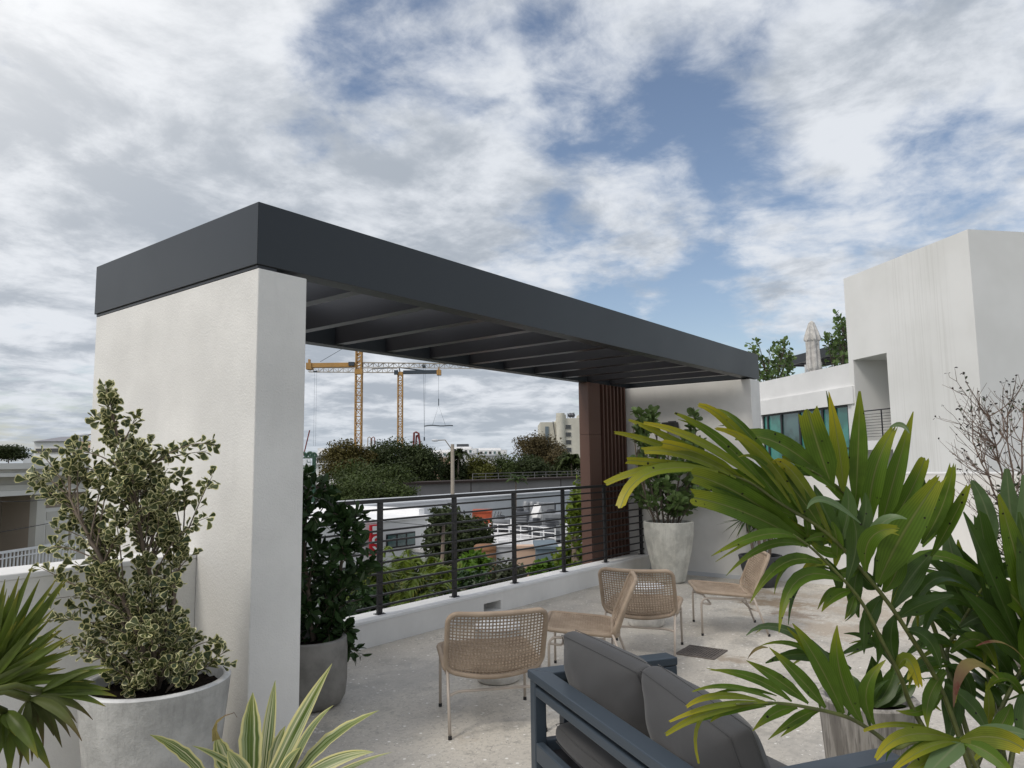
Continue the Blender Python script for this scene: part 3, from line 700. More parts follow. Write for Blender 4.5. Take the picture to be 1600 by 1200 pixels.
round_pot('planter', 'tall tapering faceted pale planter before the end wall', 'planter', BP, [(.17, 0), (.20, .02), (.285, .38), (.325, .6), (.335, .775)], 'planter_facet', None, 12, smooth=False, ph=.2)
DP = Vector((9.22, 3.28, 0))
round_pot('planter', 'small charcoal pot at the foot of the end wall', 'planter', DP, [(.15, 0), (.17, .01), (.235, .22), (.268, .375)], 'pot_dark')
WPOT = at(1357, 1118, 3.3); WPOT.z = 0
round_pot('planter', 'pale planter with carved wood grain just beyond the sofa arm', 'planter', WPOT, [(.16, 0), (.18, .01), (.195, .25), (.213, .50)], 'woodgrain', 'woodgrain', 48)
PP = at(1535, 1275, 2.5); PP.z = 0; PR, PH = .26, .36
round_pot('planter', 'round grey planter under the big palm', 'planter', PP, [(.2, 0), (.225, .01), (.245, .2), (PR, PH)], 'planter_grey', None, 48)
SP = at(1606, 900, 5.6); SP.z = 0
round_pot('planter', 'round grey planter under the bare twiggy shrub', 'planter', SP, [(.2, 0), (.25, .05), (.3, .5)], 'planter_grey')
YP = at(428, 1300, 2.05); YP.z = 0
round_pot('planter', 'grey planter under the striped strap-leaf plant', 'planter', YP, [(.13, 0), (.15, .02), (.18, .30)], 'planter_grey')
LP = Vector((.50, 2.05, 0))
round_pot('planter', 'grey planter under the fan palm', 'planter', LP, [(.15, 0), (.18, .02), (.22, .40)], 'planter_grey')

# ================================================================== plants on the terrace
def inside(poly, x, y):
    c = False; j = len(poly)-1
    for i in range(len(poly)):
        (x1, y1), (x2, y2) = poly[i], poly[j]
        if (y1 > y) != (y2 > y) and x < (x2-x1)*(y-y1)/(y2-y1)+x1: c = not c
        j = i
    return c
def span(poly, y):
    xs = []; j = len(poly)-1
    for i in range(len(poly)):
        (x1, y1), (x2, y2) = poly[i], poly[j]
        if (y1 > y) != (y2 > y): xs.append((x2-x1)*(y-y1)/(y2-y1)+x1)
        j = i
    return (min(xs), max(xs)) if xs else (0, 0)
OBO = ((0, .10), (.30, .42), (.62, .92), (.86, 1.), (1, .55)); OVAL = ((0, .1), (.3, .8), (.6, 1.), (.85, .62), (1, .06)); ROUND = ((0, .15), (.25, .82), (.55, 1.), (.85, .8), (1, .3))
def shrub(root, poly, D, thick, trunks, nb, npl, ln, w, prof, leafm, barkm, rise=(40, 140), lr=(.35, 1.0), rad=.005, tips=(), fold=.2, up=.35, sag=.0, trunk_r=(.02, .006)):
    """branches grow from the trunks to random points of the crown; leaves sit along the branches"""
    st, lf = MB(), MB(); ys = [p[1] for p in poly]; xs = [p[0] for p in poly]; paths = []
    tr = []
    for tp in trunks:
        pts = [at(x, y, d) for x, y, d in tp]; fine = []
        for i in range(len(pts)-1): fine += [pts[i].lerp(pts[i+1], k/5)+rv(.004) for k in range(5)]
        fine.append(pts[-1]); fine[0] = pts[0]-Vector((0, 0, .05)); k = len(fine); st.tube(fine, [lerp(trunk_r[0], trunk_r[1], i/(k-1)) for i in range(k)], 8); tr.append(fine)
    targets = [(x, y, None) for x, y in tips]
    while len(targets) < nb:
        x, y = rnd.uniform(min(xs), max(xs)), rnd.uniform(min(ys), max(ys))
        if inside(poly, x, y): targets.append((x, y, None))
    for x, y, _ in targets:
        a, b = span(poly, y); hw = max(10, (b-a)/2); u = max(-1, min(1, (x-(a+b)/2)/hw))
        dd = rnd.uniform(-1, 1)*hw/F_PX*D*thick*sqrt(max(0.05, 1-u*u)); T = at(x, y, D+dd)
        zt = T.z-rnd.uniform(*rise)/F_PX*D
        s = min((p for q in tr for p in q), key=lambda p: abs(p.z-zt)+.5*sqrt((p.x-T.x)**2+(p.y-T.y)**2)+rnd.uniform(0, .12)); ln_b = (T-s).length
        mid = s.lerp(T, .5)+Vector((0, 0, ln_b*rnd.uniform(.02, .14)))+rv(ln_b*.06)
        path = bez(s, mid, T-Vector((0, 0, sag)), 7); st.tube(path, [lerp(rad, rad*.3, i/7) for i in range(8)], 5, cap=False)
        for k in range(npl):
            q = lr[0]+(lr[1]-lr[0])*((k+rnd.random())/npl); f = min(6.99, q*7); i = int(f); p = path[i].lerp(path[i+1], f-i); tg = (path[i+1]-path[i]).normalized()
            d = (tg*.55+rv(.9)+Vector((0, 0, up*.5))).normalized(); n = (rv(.8)+Vector((0, 0, up*1.6))).normalized(); sz = rnd.uniform(.7, 1.15)
            stalk = p+d*ln*.22; lf.leaf(stalk, d, n, ln*sz, w*sz*rnd.uniform(.85, 1.1), prof, fold*rnd.uniform(.4, 1.6), rnd.uniform(-.05, .25))
    st.build('branches', barkm, root, smooth=True); lf.build('foliage', leafm, root)

t = thing('variegated_shrub', 'tall shrub with small cream-edged leaves in the large rough planter', 'shrub', FP+Vector((0, 0, .57)))
D0 = FP.x*FW.x+FP.y*FW.y+(FH-1.6)*FW.z
shrub(t, [(168, 610), (205, 650), (250, 690), (290, 730), (300, 760), (275, 830), (295, 865), (280, 915), (305, 985), (345, 1000), (352, 1035), (300, 1046), (230, 1072), (175, 1076), (160, 1040), (112, 1010), (125, 985), (150, 950), (130, 920), (125, 870), (140, 820), (135, 790), (140, 740), (150, 700), (158, 650)],
      D0, 1., [[(246, 1078, D0), (238, 1000, D0), (240, 930, D0+.03), (222, 840, D0), (200, 740, D0-.02), (172, 640, D0)], [(240, 1065, D0), (205, 960, D0-.06), (150, 860, D0-.1), (110, 780, D0-.08)], [(246, 1060, D0), (270, 940, D0+.08), (285, 850, D0+.1)]],
      185, 23, .041, .038, OBO, 'lf_varieg', 'bark', (30, 130), (.35, 1.02), .0042,
      tips=((50, 738), (120, 690), (112, 720), (90, 760), (100, 800), (85, 820), (75, 850), (100, 870), (90, 900), (110, 945), (130, 740), (75, 985), (60, 700), (165, 600), (170, 612), (212, 645), (340, 690), (332, 738), (322, 700), (325, 803), (300, 862), (58, 762), (45, 745), (70, 770), (100, 700), (75, 725), (60, 880), (85, 930), (72, 965), (352, 1012), (358, 1032), (345, 990), (105, 1000), (200, 1068), (150, 650), (130, 690), (215, 1062), (175, 1055)), fold=.35, sag=.015, trunk_r=(.015, .004))
t = thing('leafy_shrub', 'dark glossy shrub in the grey planter behind the pillar', 'shrub', GP+Vector((0, 0, .38)))
shrub(t, [(470, 738), (500, 752), (530, 770), (565, 795), (570, 830), (575, 880), (560, 925), (548, 965), (560, 1000), (530, 1000), (500, 1005), (440, 1000), (410, 940), (400, 850), (420, 770)], 5.05, .8,
      [[(490, 1015, 5.), (480, 900, 5.), (470, 790, 5.)], [(500, 1015, 5.05), (530, 900, 5.05), (540, 830, 5.)], [(480, 1015, 5.1), (440, 900, 5.1)]], 120, 20, .085, .040, OVAL, 'lf_shrub', 'bark', (20, 90), (.3, 1.02), .004,
      tips=((585, 878), (578, 862), (572, 840), (565, 1015), (555, 1005), (480, 728), (500, 745), (520, 755), (560, 790), (570, 925)), sag=.05, up=.1)
t = thing('clusia_bush', 'round-leaved bush on bare stems in the tall faceted planter', 'shrub', BP+Vector((0, 0, .72)))
shrub(t, [(992, 650), (1020, 640), (1036, 715), (1068, 700), (1078, 652), (1098, 700), (1112, 740), (1108, 785), (1085, 802), (1050, 800), (1015, 790), (985, 775), (1000, 740), (986, 700)], 9.75, .8,
      [[(1038+dx, 830, 9.7), (1030+dx*2.2, 780, 9.7+dx*.01), (1025+dx*3.2, 730, 9.7+dx*.012), (1022+dx*3.6, 660+abs(dx), 9.7)] for dx in (-9, -4, 1, 6, 12, 18)], 100, 13, .098, .072, ROUND, 'lf_clusia', 'bark', (20, 70), (.5, 1.03), .005,
      tips=((996, 644), (1014, 646), (1003, 655), (1018, 642), (1083, 648), (1088, 655), (1080, 665), (1095, 690), (1112, 775), (1118, 768), (985, 760)), up=.5, trunk_r=(.015, .007))
t = thing('spiky_plant', 'spiky rosette plant on short stems in the small charcoal pot', 'plant', DP+Vector((0, 0, .33)))
st, lf = MB(), MB()
for x, y, dx in ((1166, 806, -.06), (1192, 808, .05), (1180, 786, 0.), (1205, 800, .09)):
    c = at(x, y, 9.35); b = DP+Vector((dx*.6, -dx, .32)); st.tube([b, b.lerp(c, .5)+rv(.01), c], [.022, .018, .016], 7)
    for k in range(64):
        d = (rv()+Vector((0, 0, .35))).normalized(); l = rnd.uniform(.26, .42); lf.leaf(c+d*.02+Vector((0, 0, rnd.uniform(-.05, .05))), d, Vector((0, 0, 1))+rv(.3), l, .030, ((0, .6), (.3, 1), (.7, .7), (1, .04)), .3, rnd.uniform(.0, .25))
st.build('stem', 'bark', t, smooth=True); lf.build('foliage', 'lf_spike', t)

# bare shrub
t = thing('bare_shrub', 'bare twiggy red-brown shrub with few dark leaves at the right edge', 'shrub', SP+Vector((0, 0, .45)))
st, lf, sd = MB(), MB(), MB(); D5 = 5.6; R5 = random.Random(5)
vase = [(1474, 650), (1495, 592), (1560, 576), (1640, 572), (1695, 640), (1670, 800), (1610, 860), (1515, 830), (1496, 770), (1468, 705)]
bs = SP+Vector((0, 0, .43)); stems = []
for k, (x, y) in enumerate(((1520, 690), (1545, 650), (1572, 640), (1600, 645), (1632, 660), (1650, 700), (1560, 720))):
    b = bs+Vector((R5.uniform(-.07, .07), R5.uniform(-.07, .07), 0)); e = at(x, y, D5+R5.uniform(-.25, .25)); q = bez(b, b.lerp(e, .5)+(at(1575, 780, D5)-b.lerp(e, .5))*.35, e, 12); q = [q[0]]+[p+Vector((R5.gauss(0, .006), R5.gauss(0, .006), 0)) for p in q[1:]]
    st.tube(q, [lerp(.011, .004, i/12) for i in range(13)], 6); stems.append(q)
nt_ = 0
while nt_ < 115:
    x, y = R5.uniform(1465, 1700), R5.uniform(570, 830)
    if not inside(vase, x, y): continue
    nt_ += 1; T = at(x, y, D5+R5.uniform(-.42, .42)); zt = T.z-R5.uniform(.12, .38)
    s0 = min((p for q in stems for p in q[3:]), key=lambda p: abs(p.z-zt)+.9*sqrt((p.x-T.x)**2+(p.y-T.y)**2)+R5.uniform(0, .06)); q = bez(s0, s0.lerp(T, .5)+Vector((R5.gauss(0, .02), R5.gauss(0, .02), -.02)), T, 6); st.tube(q, [lerp(.0042, .0018, i/6) for i in range(7)], 4, cap=False)
    for h in range(R5.choice((2, 3, 4, 5))):
        a = q[R5.choice((2, 3, 4, 5, 6))]; d = ((T-s0).normalized()*.7+Vector((R5.gauss(0, .5), R5.gauss(0, .5), R5.gauss(.5, .3)))).normalized(); l = R5.uniform(.06, .20); m_ = a+d*l*.5+Vector((R5.gauss(0, .01), R5.gauss(0, .01), 0)); e = a+d*l
        st.tube([a, m_, e], [.0018, .0015, .001], 4, cap=False)
        if R5.random() < (.75 if y < 720 else .35):
            for g in range(R5.choice((1, 1, 2, 3))): lf.leaf(e+rv(.006), rv(), rv(), R5.uniform(.014, .028), .013, OVAL, .4, .2, 1)
        if R5.random() < .25: lf.leaf(m_, rv(), rv(), .032, .017, OVAL)
for k in range(150):          # leafy sprigs on the lower stems
    q = R5.choice(stems); a = q[R5.choice((2, 3, 4, 5, 6, 7))]; d = Vector((R5.gauss(0, 1), R5.gauss(0, 1), R5.gauss(.3, .5))).normalized(); e = a+d*R5.uniform(.05, .22); st.tube([a, e], [.0018, .001], 4, cap=False)
    for g in range(4): lf.leaf(a.lerp(e, R5.uniform(.4, 1.05)), (d+rv(.8)).normalized(), rv()+Vector((0, 0, 1)), R5.uniform(.03, .05), .024, OVAL, .2, .1)
st.build('branches', 'twig', t, smooth=True); lf.build('foliage', ['lf_bare', 'lf_seed'], t)

# striped strap-leaf plant at the bottom
t = thing('striped_plant', 'strap-leaf plant with green and cream stripes at the bottom edge', 'plant', YP+Vector((0, 0, .25)))
lf = MB(); base = at(424, 1262, 2.05)
def strap(tip, mid, wpx, end, d=(2.05, 2.05), roll=0., pointed=True, wave=.0, mi=0, fold=.25):
    # the leaf leaves the heart of the plant and passes the visible points
    p2, p1, p0 = at(*tip, d[1]), at(*mid, (d[0]+d[1])/2), at(*end, d[0]); heart = base+(p0-base)*.15
    pts = [heart]+[heart.lerp(p0, k/4) for k in (1, 2, 3)]+bez(p0, p1, p2, 12)
    pts = [p+Vector((0, 0, 0)) for p in pts]; k = len(pts); w = wpx*.88/F_PX*2.05; ws = []
    for i in range(k):
        q = i/(k-1); ws.append(w*(min(1, .55+q*.9) if q < .5 else max(.03, 1-((q-.5)/.5)**1.9))*(1+wave*sin(i*2.3)))
    n = (EYEP-p1).normalized()+Vector((rnd.uniform(-.4, .4), rnd.uniform(-.4, .4), .5))
    lf.ribbon(pts, ws, n, fold, mi, 0., None, 7, roll)
strap((234, 1148), (280, 1172), 20, (318, 1210), (2.0, 1.85), .5, wave=.12); strap((300, 1165), (345, 1185), 12, (385, 1215), (2.0, 1.9)); strap((338, 1150), (345, 1178), 36, (362, 1215), (2.05, 2.0), wave=.1)
strap((395, 1082), (392, 1142), 40, (392, 1215), (2.05, 2.1), wave=.06); strap((430, 1063), (421, 1128), 24, (412, 1210), (2.1, 2.2)); strap((446, 1134), (432, 1168), 24, (424, 1212), (2.1, 2.15), wave=.1)
strap((519, 1037), (474, 1122), 42, (432, 1205), (2.05, 2.0), .3); strap((521, 1102), (484, 1144), 20, (452, 1208), (2.0, 1.95)); strap((592, 1110), (520, 1153), 30, (470, 1205), (2.0, 1.9), .5, wave=.12)
strap((584, 1175), (528, 1188), 24, (470, 1218), (1.95, 1.8), .3); strap((614, 1175), (560, 1195), 18, (490, 1228), (1.95, 1.85), .5); strap((356, 1172), (370, 1195), 30, (392, 1225), (1.95, 1.9)); strap((470, 1168), (452, 1190), 26, (436, 1216), (2.0, 1.98))
dl = MB(); q = [at(*p, 2.0) for p in ((338, 1156), (336, 1140), (340, 1128), (352, 1119), (366, 1114), (370, 1121))]
dl.ribbon(q, [.022, .014, .010, .008, .006, .003], (EYEP-q[0]).normalized(), .5, 0, 0, None, 5, 2.)
lf.build('foliage', 'lf_stripe', t, smooth=True); dl.build('withered_tip', 'lf_dead', t)
m = MB(); m.tube([YP+Vector((0, 0, .24)), base-Vector((0, 0, .02))], [.03, .025], 8); m.build('stem', 'bark', t)

# fan palm at the left edge
t = thing('fan_palm', 'fan palm with pointed leaf segments at the left edge', 'palm', LP+Vector((0, 0, .36)))
pe = MB()
def fan(hub, tips, d, wpx, mat, jit=.10, droop=0., mid_up=.0, name='fan_leaf'):
    lf = MB(); h = at(*hub, d)
    for x, y in tips:
        p = at(x, y, d+rnd.uniform(-jit, jit)); mid = h.lerp(p, .55)+Vector((0, 0, mid_up*(p-h).length)); pts = bez(h, mid, p, 9)
        w = wpx/F_PX*d; ws = [w*k for k in (.25, .5, .8, 1., 1., .9, .72, .5, .28, .05)]; n = (EYEP-h).normalized()+rv(.45)+Vector((0, 0, .3))
        lf.ribbon(pts, ws, n, .45, 0, 0, None, 5, rnd.uniform(-.5, .5))
    pe.tube(bez(LP+Vector((0, 0, .38)), (LP+h)/2+Vector((-.06, .02, .45)), h, 8), .009, 7); return lf.build(name, mat, t, smooth=True)
def arc(hub, a0, a1, n, r0, r1):
    out = []
    for k in range(n):
        a = radians(lerp(a0, a1, (k+.5)/n)+rnd.uniform(-3, 3)); r = lerp(r0, r1, rnd.random()); out.append((hub[0]+r*cos(a), hub[1]-r*sin(a)))
    return out
H1 = (-25, 1075)
fan(H1, [(8, 905), (-20, 880), (52, 882), (30, 920), (88, 905), (104, 900), (70, 935), (40, 960), (100, 972), (60, 975), (103, 998), (75, 1010), (97, 1030), (60, 1030), (96, 1046), (85, 1062), (60, 1062), (-60, 900), (-90, 930)], 2.0, 15, 'lf_fan', .12)
fan(H1, [(14, 930), (62, 905), (85, 950), (95, 985), (70, 1000), (80, 1040), (50, 1050), (-10, 920), (30, 900), (105, 905), (90, 1020)], 2.08, 15, 'lf_fan', .1)
fan(H1, arc(H1, -5, 88, 26, 95, 165), 2.04, 12, 'lf_fan', .12)
fan((62, 1082), [(176, 1046), (166, 1040), (182, 1088), (172, 1078), (165, 1104), (150, 1066), (140, 1048)], 1.95, 14, 'lf_fan', .06, 0, .06)
fan((45, 1092), [(128, 1158), (110, 1152), (97, 1168), (84, 1150), (68, 1166), (50, 1190), (30, 1205), (10, 1210), (145, 1125), (60, 1130), (120, 1130)], 1.92, 15, 'lf_fan_brown', .08, 0, .14)
fan((8, 1112), [(45, 1195), (30, 1180), (15, 1215), (-10, 1200), (60, 1185), (0, 1175), (80, 1205), (-30, 1170), (25, 1150)], 1.9, 22, 'lf_fan', .08, 0, .1)
fan((-40, 1110), arc((-40, 1110), 100, 220, 16, 120, 190), 2.0, 24, 'lf_fan', .1)
pe.build('petioles', 'petiole', t, smooth=True); m = MB(); m.tube([LP+Vector((0, 0, .34)), LP+Vector((0, 0, .46))], [.05, .04], 10); m.build('trunk', 'bark', t)

# ------------------------------------------------------------------ the big palm
t = thing('palm', 'large palm whose broad arching fronds fill the right foreground', 'palm', PP+Vector((0, 0, .32)))
KD = .84      # depth of the fronds against the depth of the first sketch
WP = (.22, .45, .7, .88, .98, 1., 1., .97, .9, .78, .62)
def leaflet(mb, b, mid, tip, w, db, dt, blunt=.6, mi=0, tilt=.45, fold=.24, n=10):
    db *= KD; dt *= KD; p0, p1, p2 = at(*b, db), at(*mid, (db+dt)/2), at(*tip, dt); pts = bez(p0, p1, p2, n); wd = w*.94/F_PX*(db+dt)/2; ws = []
    for i in range(n+1):
        q = i/n; k = min(1, .18+q*2.6) if q < .35 else 1.
        k *= 1 if q < .5 else lerp(1, blunt, ((q-.5)/.5)**(1.6 if blunt > .2 else 1.3)); ws.append(wd*k)
    nr = (EYEP-p1).normalized()+Vector((0, 0, .25))+rv(tilt); mb.ribbon(pts, ws, nr, fold, mi, wd*.20 if blunt > .2 else 0, None, 7, rnd.uniform(-.25, .25))
def rachis(mb, pts, r0, r1): 
    q = [at(x, y, d*KD) for x, y, d in pts]; fine = []
    for i in range(len(q)-1):
        a, b, c, d = q[max(i-1, 0)], q[i], q[i+1], q[min(i+2, len(q)-1)]
        for k in range(5):
            s = k/5; fine.append(.5*((2*b)+(c-a)*s+(2*a-5*b+4*c-d)*s*s+(3*b-a-3*c+d)*s**3))
    fine.append(q[-1]); k = len(fine); mb.tube(fine, [lerp(r0, r1, i/(k-1)) for i in range(k)], 8); return fine
def frond(rach, leaves, mats, r=(.010, .003), tilt=.45, fill=.65):
    fr = MB(); rachis(fr, rach, *r); o = fr.build('frond', 'petiole', t, smooth=True)
    lm = MB()
    r3 = random.Random(len(leaves)*7+len(rach)); extra = []
    for l in leaves:            # slimmer neighbours fill the frond
        if r3.random() < fill and l[3] > 10: jt = lambda p, a: (p[0]+r3.uniform(-a, a), p[1]+r3.uniform(-a, a)); o_ = r3.uniform(.03, .10); sh = r3.uniform(.72, .95); b_ = jt(l[0], 9); t_ = jt((l[0][0]+(l[2][0]-l[0][0])*sh, l[0][1]+(l[2][1]-l[0][1])*sh), 16); m_ = jt((l[0][0]+(l[1][0]-l[0][0])*sh, l[0][1]+(l[1][1]-l[0][1])*sh), 9); extra.append((b_, m_, t_, l[3]*r3.uniform(.45, .65), l[4]+o_, l[5]+o_, .08, r3.choice((0, 0, 3)) if (len(l) > 7 and l[7] != 4) else 0))
    for l in list(leaves)+extra: leaflet(lm, *l[:6], *(l[6:7] or (.6,)), mi=(l[7] if len(l) > 7 else 0), tilt=tilt)
    lm.build('leaflets', mats, o, smooth=True)
P2 = ['lf_palm', 'lf_palm_yellow', 'lf_palm_pale', 'lf_palm_dark', 'lf_dead']
B0 = PP+Vector((0, 0, .33))
bx = lambda dx, d=3.2: (1532+dx*.5, 1268, 2.5/KD)
# B: long frond reaching left, yellow tips
frond([bx(10, 3.1), (1475, 1087, 3.1), (1415, 982, 3.0), (1367, 915, 2.95), (1311, 851, 2.9), (1273, 819, 2.85), (1220, 787, 2.8), (1168, 752, 2.75), (1120, 736, 2.7)],
 [((1118, 736), (1030, 731), (945, 757), 17, 2.7, 2.55, .75, 1), ((1122, 737), (1020, 737), (970, 792), 22, 2.68, 2.5, .8, 1), ((1135, 743), (1060, 727), (979, 719), 15, 2.7, 2.6, .75, 1), ((1150, 747), (1075, 712), (1004, 705), 16, 2.72, 2.6, .75, 1),
  ((1165, 752), (1100, 712), (1033, 692), 19, 2.75, 2.62, .75, 1), ((1160, 748), (1037, 697), (960, 676), 12, 2.75, 2.6, .35, 1), ((1180, 757), (1060, 692), (982, 656), 13, 2.76, 2.6, .3, 1), ((1195, 762), (1100, 694), (1006, 661), 16, 2.78, 2.62, .3, 1),
  ((1205, 772), (1131, 692), (1054, 645), 17, 2.8, 2.7, .2, 0), ((1235, 785), (1152, 674), (1091, 632), 17, 2.8, 2.66, .4, 1), ((1245, 790), (1172, 680), (1118, 640), 14, 2.8, 2.7, .3, 0), ((1255, 803), (1190, 707), (1118, 669), 17, 2.82, 2.62, .3, 1),
  ((1210, 780), (1160, 745), (1100, 735), 22, 2.8, 2.75, .2, 0), ((1225, 788), (1190, 745), (1140, 700), 24, 2.82, 2.8, .1, 0), ((1262, 812), (1215, 760), (1150, 715), 26, 2.85, 2.82, .1, 0), ((1285, 828), (1245, 770), (1200, 722), 26, 2.86, 2.8, .3, 0), ((1300, 840), (1245, 745), (1207, 721), 20, 2.88, 2.72, .3, 1),
  ((1268, 850), (1165, 777), (1082, 742), 36, 2.9, 2.6, .7, 0), ((1262, 852), (1170, 803), (1080, 777), 34, 2.88, 2.62, .75, 0), ((1240, 806), (1200, 790), (1160, 770), 26, 2.85, 2.8, .1, 0), ((1215, 790), (1180, 775), (1130, 745), 20, 2.8, 2.8, .1, 0),
  ((1330, 805), (1338, 850), (1322, 912), 32, 2.9, 2.88, .1, 3), ((1300, 815), (1308, 850), (1304, 888), 20, 2.9, 2.92, .1, 0), ((1275, 805), (1284, 835), (1281, 862), 16, 2.9, 2.92, .1, 0), ((1255, 800), (1262, 825), (1260, 845), 12, 2.88, 2.9, .1, 0),
  ((1345, 818), (1290, 782), (1261, 795), 15, 2.85, 2.75, .1, 2), ((1372, 912), (1412, 832), (1470, 745), 52, 2.92, 2.85, .25, 0), ((1440, 850), (1472, 792), (1490, 726), 28, 2.95, 2.9, .4, 0), ((1455, 870), (1488, 812), (1514, 758), 22, 2.95, 2.9, .3, 0),
  ((1350, 870), (1378, 818), (1417, 811), 22, 2.85, 2.75, .1, 2), ((1353, 893), (1360, 842), (1402, 826), 30, 2.85, 2.75, .3, 0), ((1345, 885), (1335, 920), (1342, 965), 26, 2.95, 2.95, .1, 3), ((1365, 905), (1385, 860), (1392, 800), 30, 2.95, 3., .1, 3), ((1380, 930), (1360, 965), (1355, 1010), 26, 3., 3.02, .1, 3),
  ((1310, 850), (1325, 800), (1322, 760), 28, 2.95, 3., .1, 3), ((1330, 868), (1350, 815), (1352, 770), 26, 2.96, 3., .1, 3),
  ((1225, 792), (1240, 815), (1236, 838), 13, 2.9, 2.95, .1, 0), ((1290, 835), (1262, 800), (1222, 790), 22, 2.9, 2.95, .1, 0), ((1300, 842), (1268, 790), (1240, 762), 24, 2.92, 2.95, .1, 3), ((1320, 858), (1290, 800), (1272, 758), 24, 2.94, 2.98, .1, 3), ((1340, 880), (1318, 830), (1300, 790), 26, 2.96, 3., .1, 3), ((1300, 845), (1270, 838), (1235, 812), 20, 2.92, 2.9, .1, 0), ((1320, 862), (1290, 862), (1262, 842), 18, 2.93, 2.9, .1, 0), ((1345, 885), (1322, 895), (1300, 890), 18, 2.95, 2.92, .1, 0),
  ((1372, 918), (1352, 905), (1330, 870), 24, 2.97, 3., .1, 3), ((1380, 925), (1402, 890), (1408, 840), 34, 2.97, 2.98, .1, 0), ((1395, 950), (1425, 900), (1460, 860), 34, 3., 3., .1, 3), ((1405, 965), (1440, 945), (1490, 930), 30, 3., 3., .1, 3), ((1400, 960), (1392, 1000), (1402, 1040), 26, 3., 3., .1, 3), ((1415, 985), (1450, 1000), (1470, 1045), 26, 3., 2.98, .1, 3)], P2)
# A: frond with upright leaflets
frond([bx(30, 3.3), (1470, 1010, 3.3), (1420, 900, 3.2), (1367, 838, 3.12), (1319, 771, 3.05), (1292, 750, 3.), (1268, 735, 2.95)],
 [((1300, 760), (1280, 702), (1262, 641), 42, 3.0, 2.95, .75, 0), ((1318, 768), (1311, 700), (1295, 612), 28, 3.02, 3., .04, 1), ((1336, 794), (1341, 702), (1343, 611), 29, 3.05, 3.02, .12, 0), ((1358, 824), (1366, 742), (1398, 667), 34, 3.08, 3.05, .25, 0), ((1374, 832), (1398, 745), (1427, 643), 30, 3.1, 3.05, .05, 0),
  ((1393, 815), (1422, 770), (1446, 714), 28, 3.12, 3.08, .6, 0), ((1290, 748), (1215, 692), (1150, 686), 34, 3., 2.75, .5, 0), ((1305, 765), (1260, 730), (1222, 715), 26, 3., 2.9, .2, 0), ((1390, 668), (1408, 664), (1421, 677), 9, 3.05, 2.98, .2, 2), ((1280, 742), (1250, 735), (1228, 742), 22, 3., 2.95, .1, 3),
  ((1330, 790), (1300, 790), (1270, 800), 16, 3.05, 3., .1, 3), ((1350, 815), (1325, 820), (1300, 835), 16, 3.1, 3.1, .1, 3), ((1400, 870), (1430, 800), (1442, 745), 36, 3.2, 3.15, .1, 3), ((1345, 808), (1310, 770), (1290, 760), 14, 3.05, 3.05, .1, 0)], P2, tilt=.3)
# C: lower left frond, drooping leaflets
frond([bx(-20, 3.1), (1430, 1115, 3.05), (1408, 1060, 3.), (1382, 1010, 2.95), (1352, 950, 2.9), (1320, 908, 2.85), (1271, 859, 2.8), (1239, 835, 2.78)],
 [((1245, 840), (1190, 836), (1111, 869), 19, 2.78, 2.6, .04, 0), ((1262, 855), (1200, 852), (1134, 900), 14, 2.8, 2.62, .04, 0), ((1285, 880), (1225, 880), (1172, 942), 22, 2.82, 2.65, .04, 0), ((1318, 908), (1248, 905), (1217, 990), 24, 2.85, 2.66, .03, 0), ((1332, 922), (1305, 932), (1284, 956), 20, 2.88, 2.8, .06, 0), ((1335, 930), (1330, 948), (1320, 968), 14, 2.9, 2.85, .05, 0),
  ((1300, 885), (1270, 880), (1248, 907), 14, 2.88, 2.85, .1, 1), ((1352, 955), (1350, 985), (1350, 1022), 20, 2.95, 2.95, .05, 3), ((1365, 980), (1375, 1005), (1370, 1040), 16, 2.98, 2.98, .05, 3), ((1290, 872), (1310, 905), (1305, 930), 16, 2.9, 2.95, .1, 3), ((1378, 1005), (1345, 1010), (1310, 1025), 14, 3., 3., .05, 3), ((1395, 1040), (1360, 1000), (1318, 990), 12, 3., 3., .05, 3), ((1258, 846), (1285, 838), (1300, 850), 14, 2.85, 2.9, .1, 0), ((1400, 1050), (1418, 1030), (1436, 1072), 22, 3., 2.95, .5, 1), ((1420, 1075), (1425, 1050), (1418, 1062), 10, 3., 2.95, .3, 1)], P2)
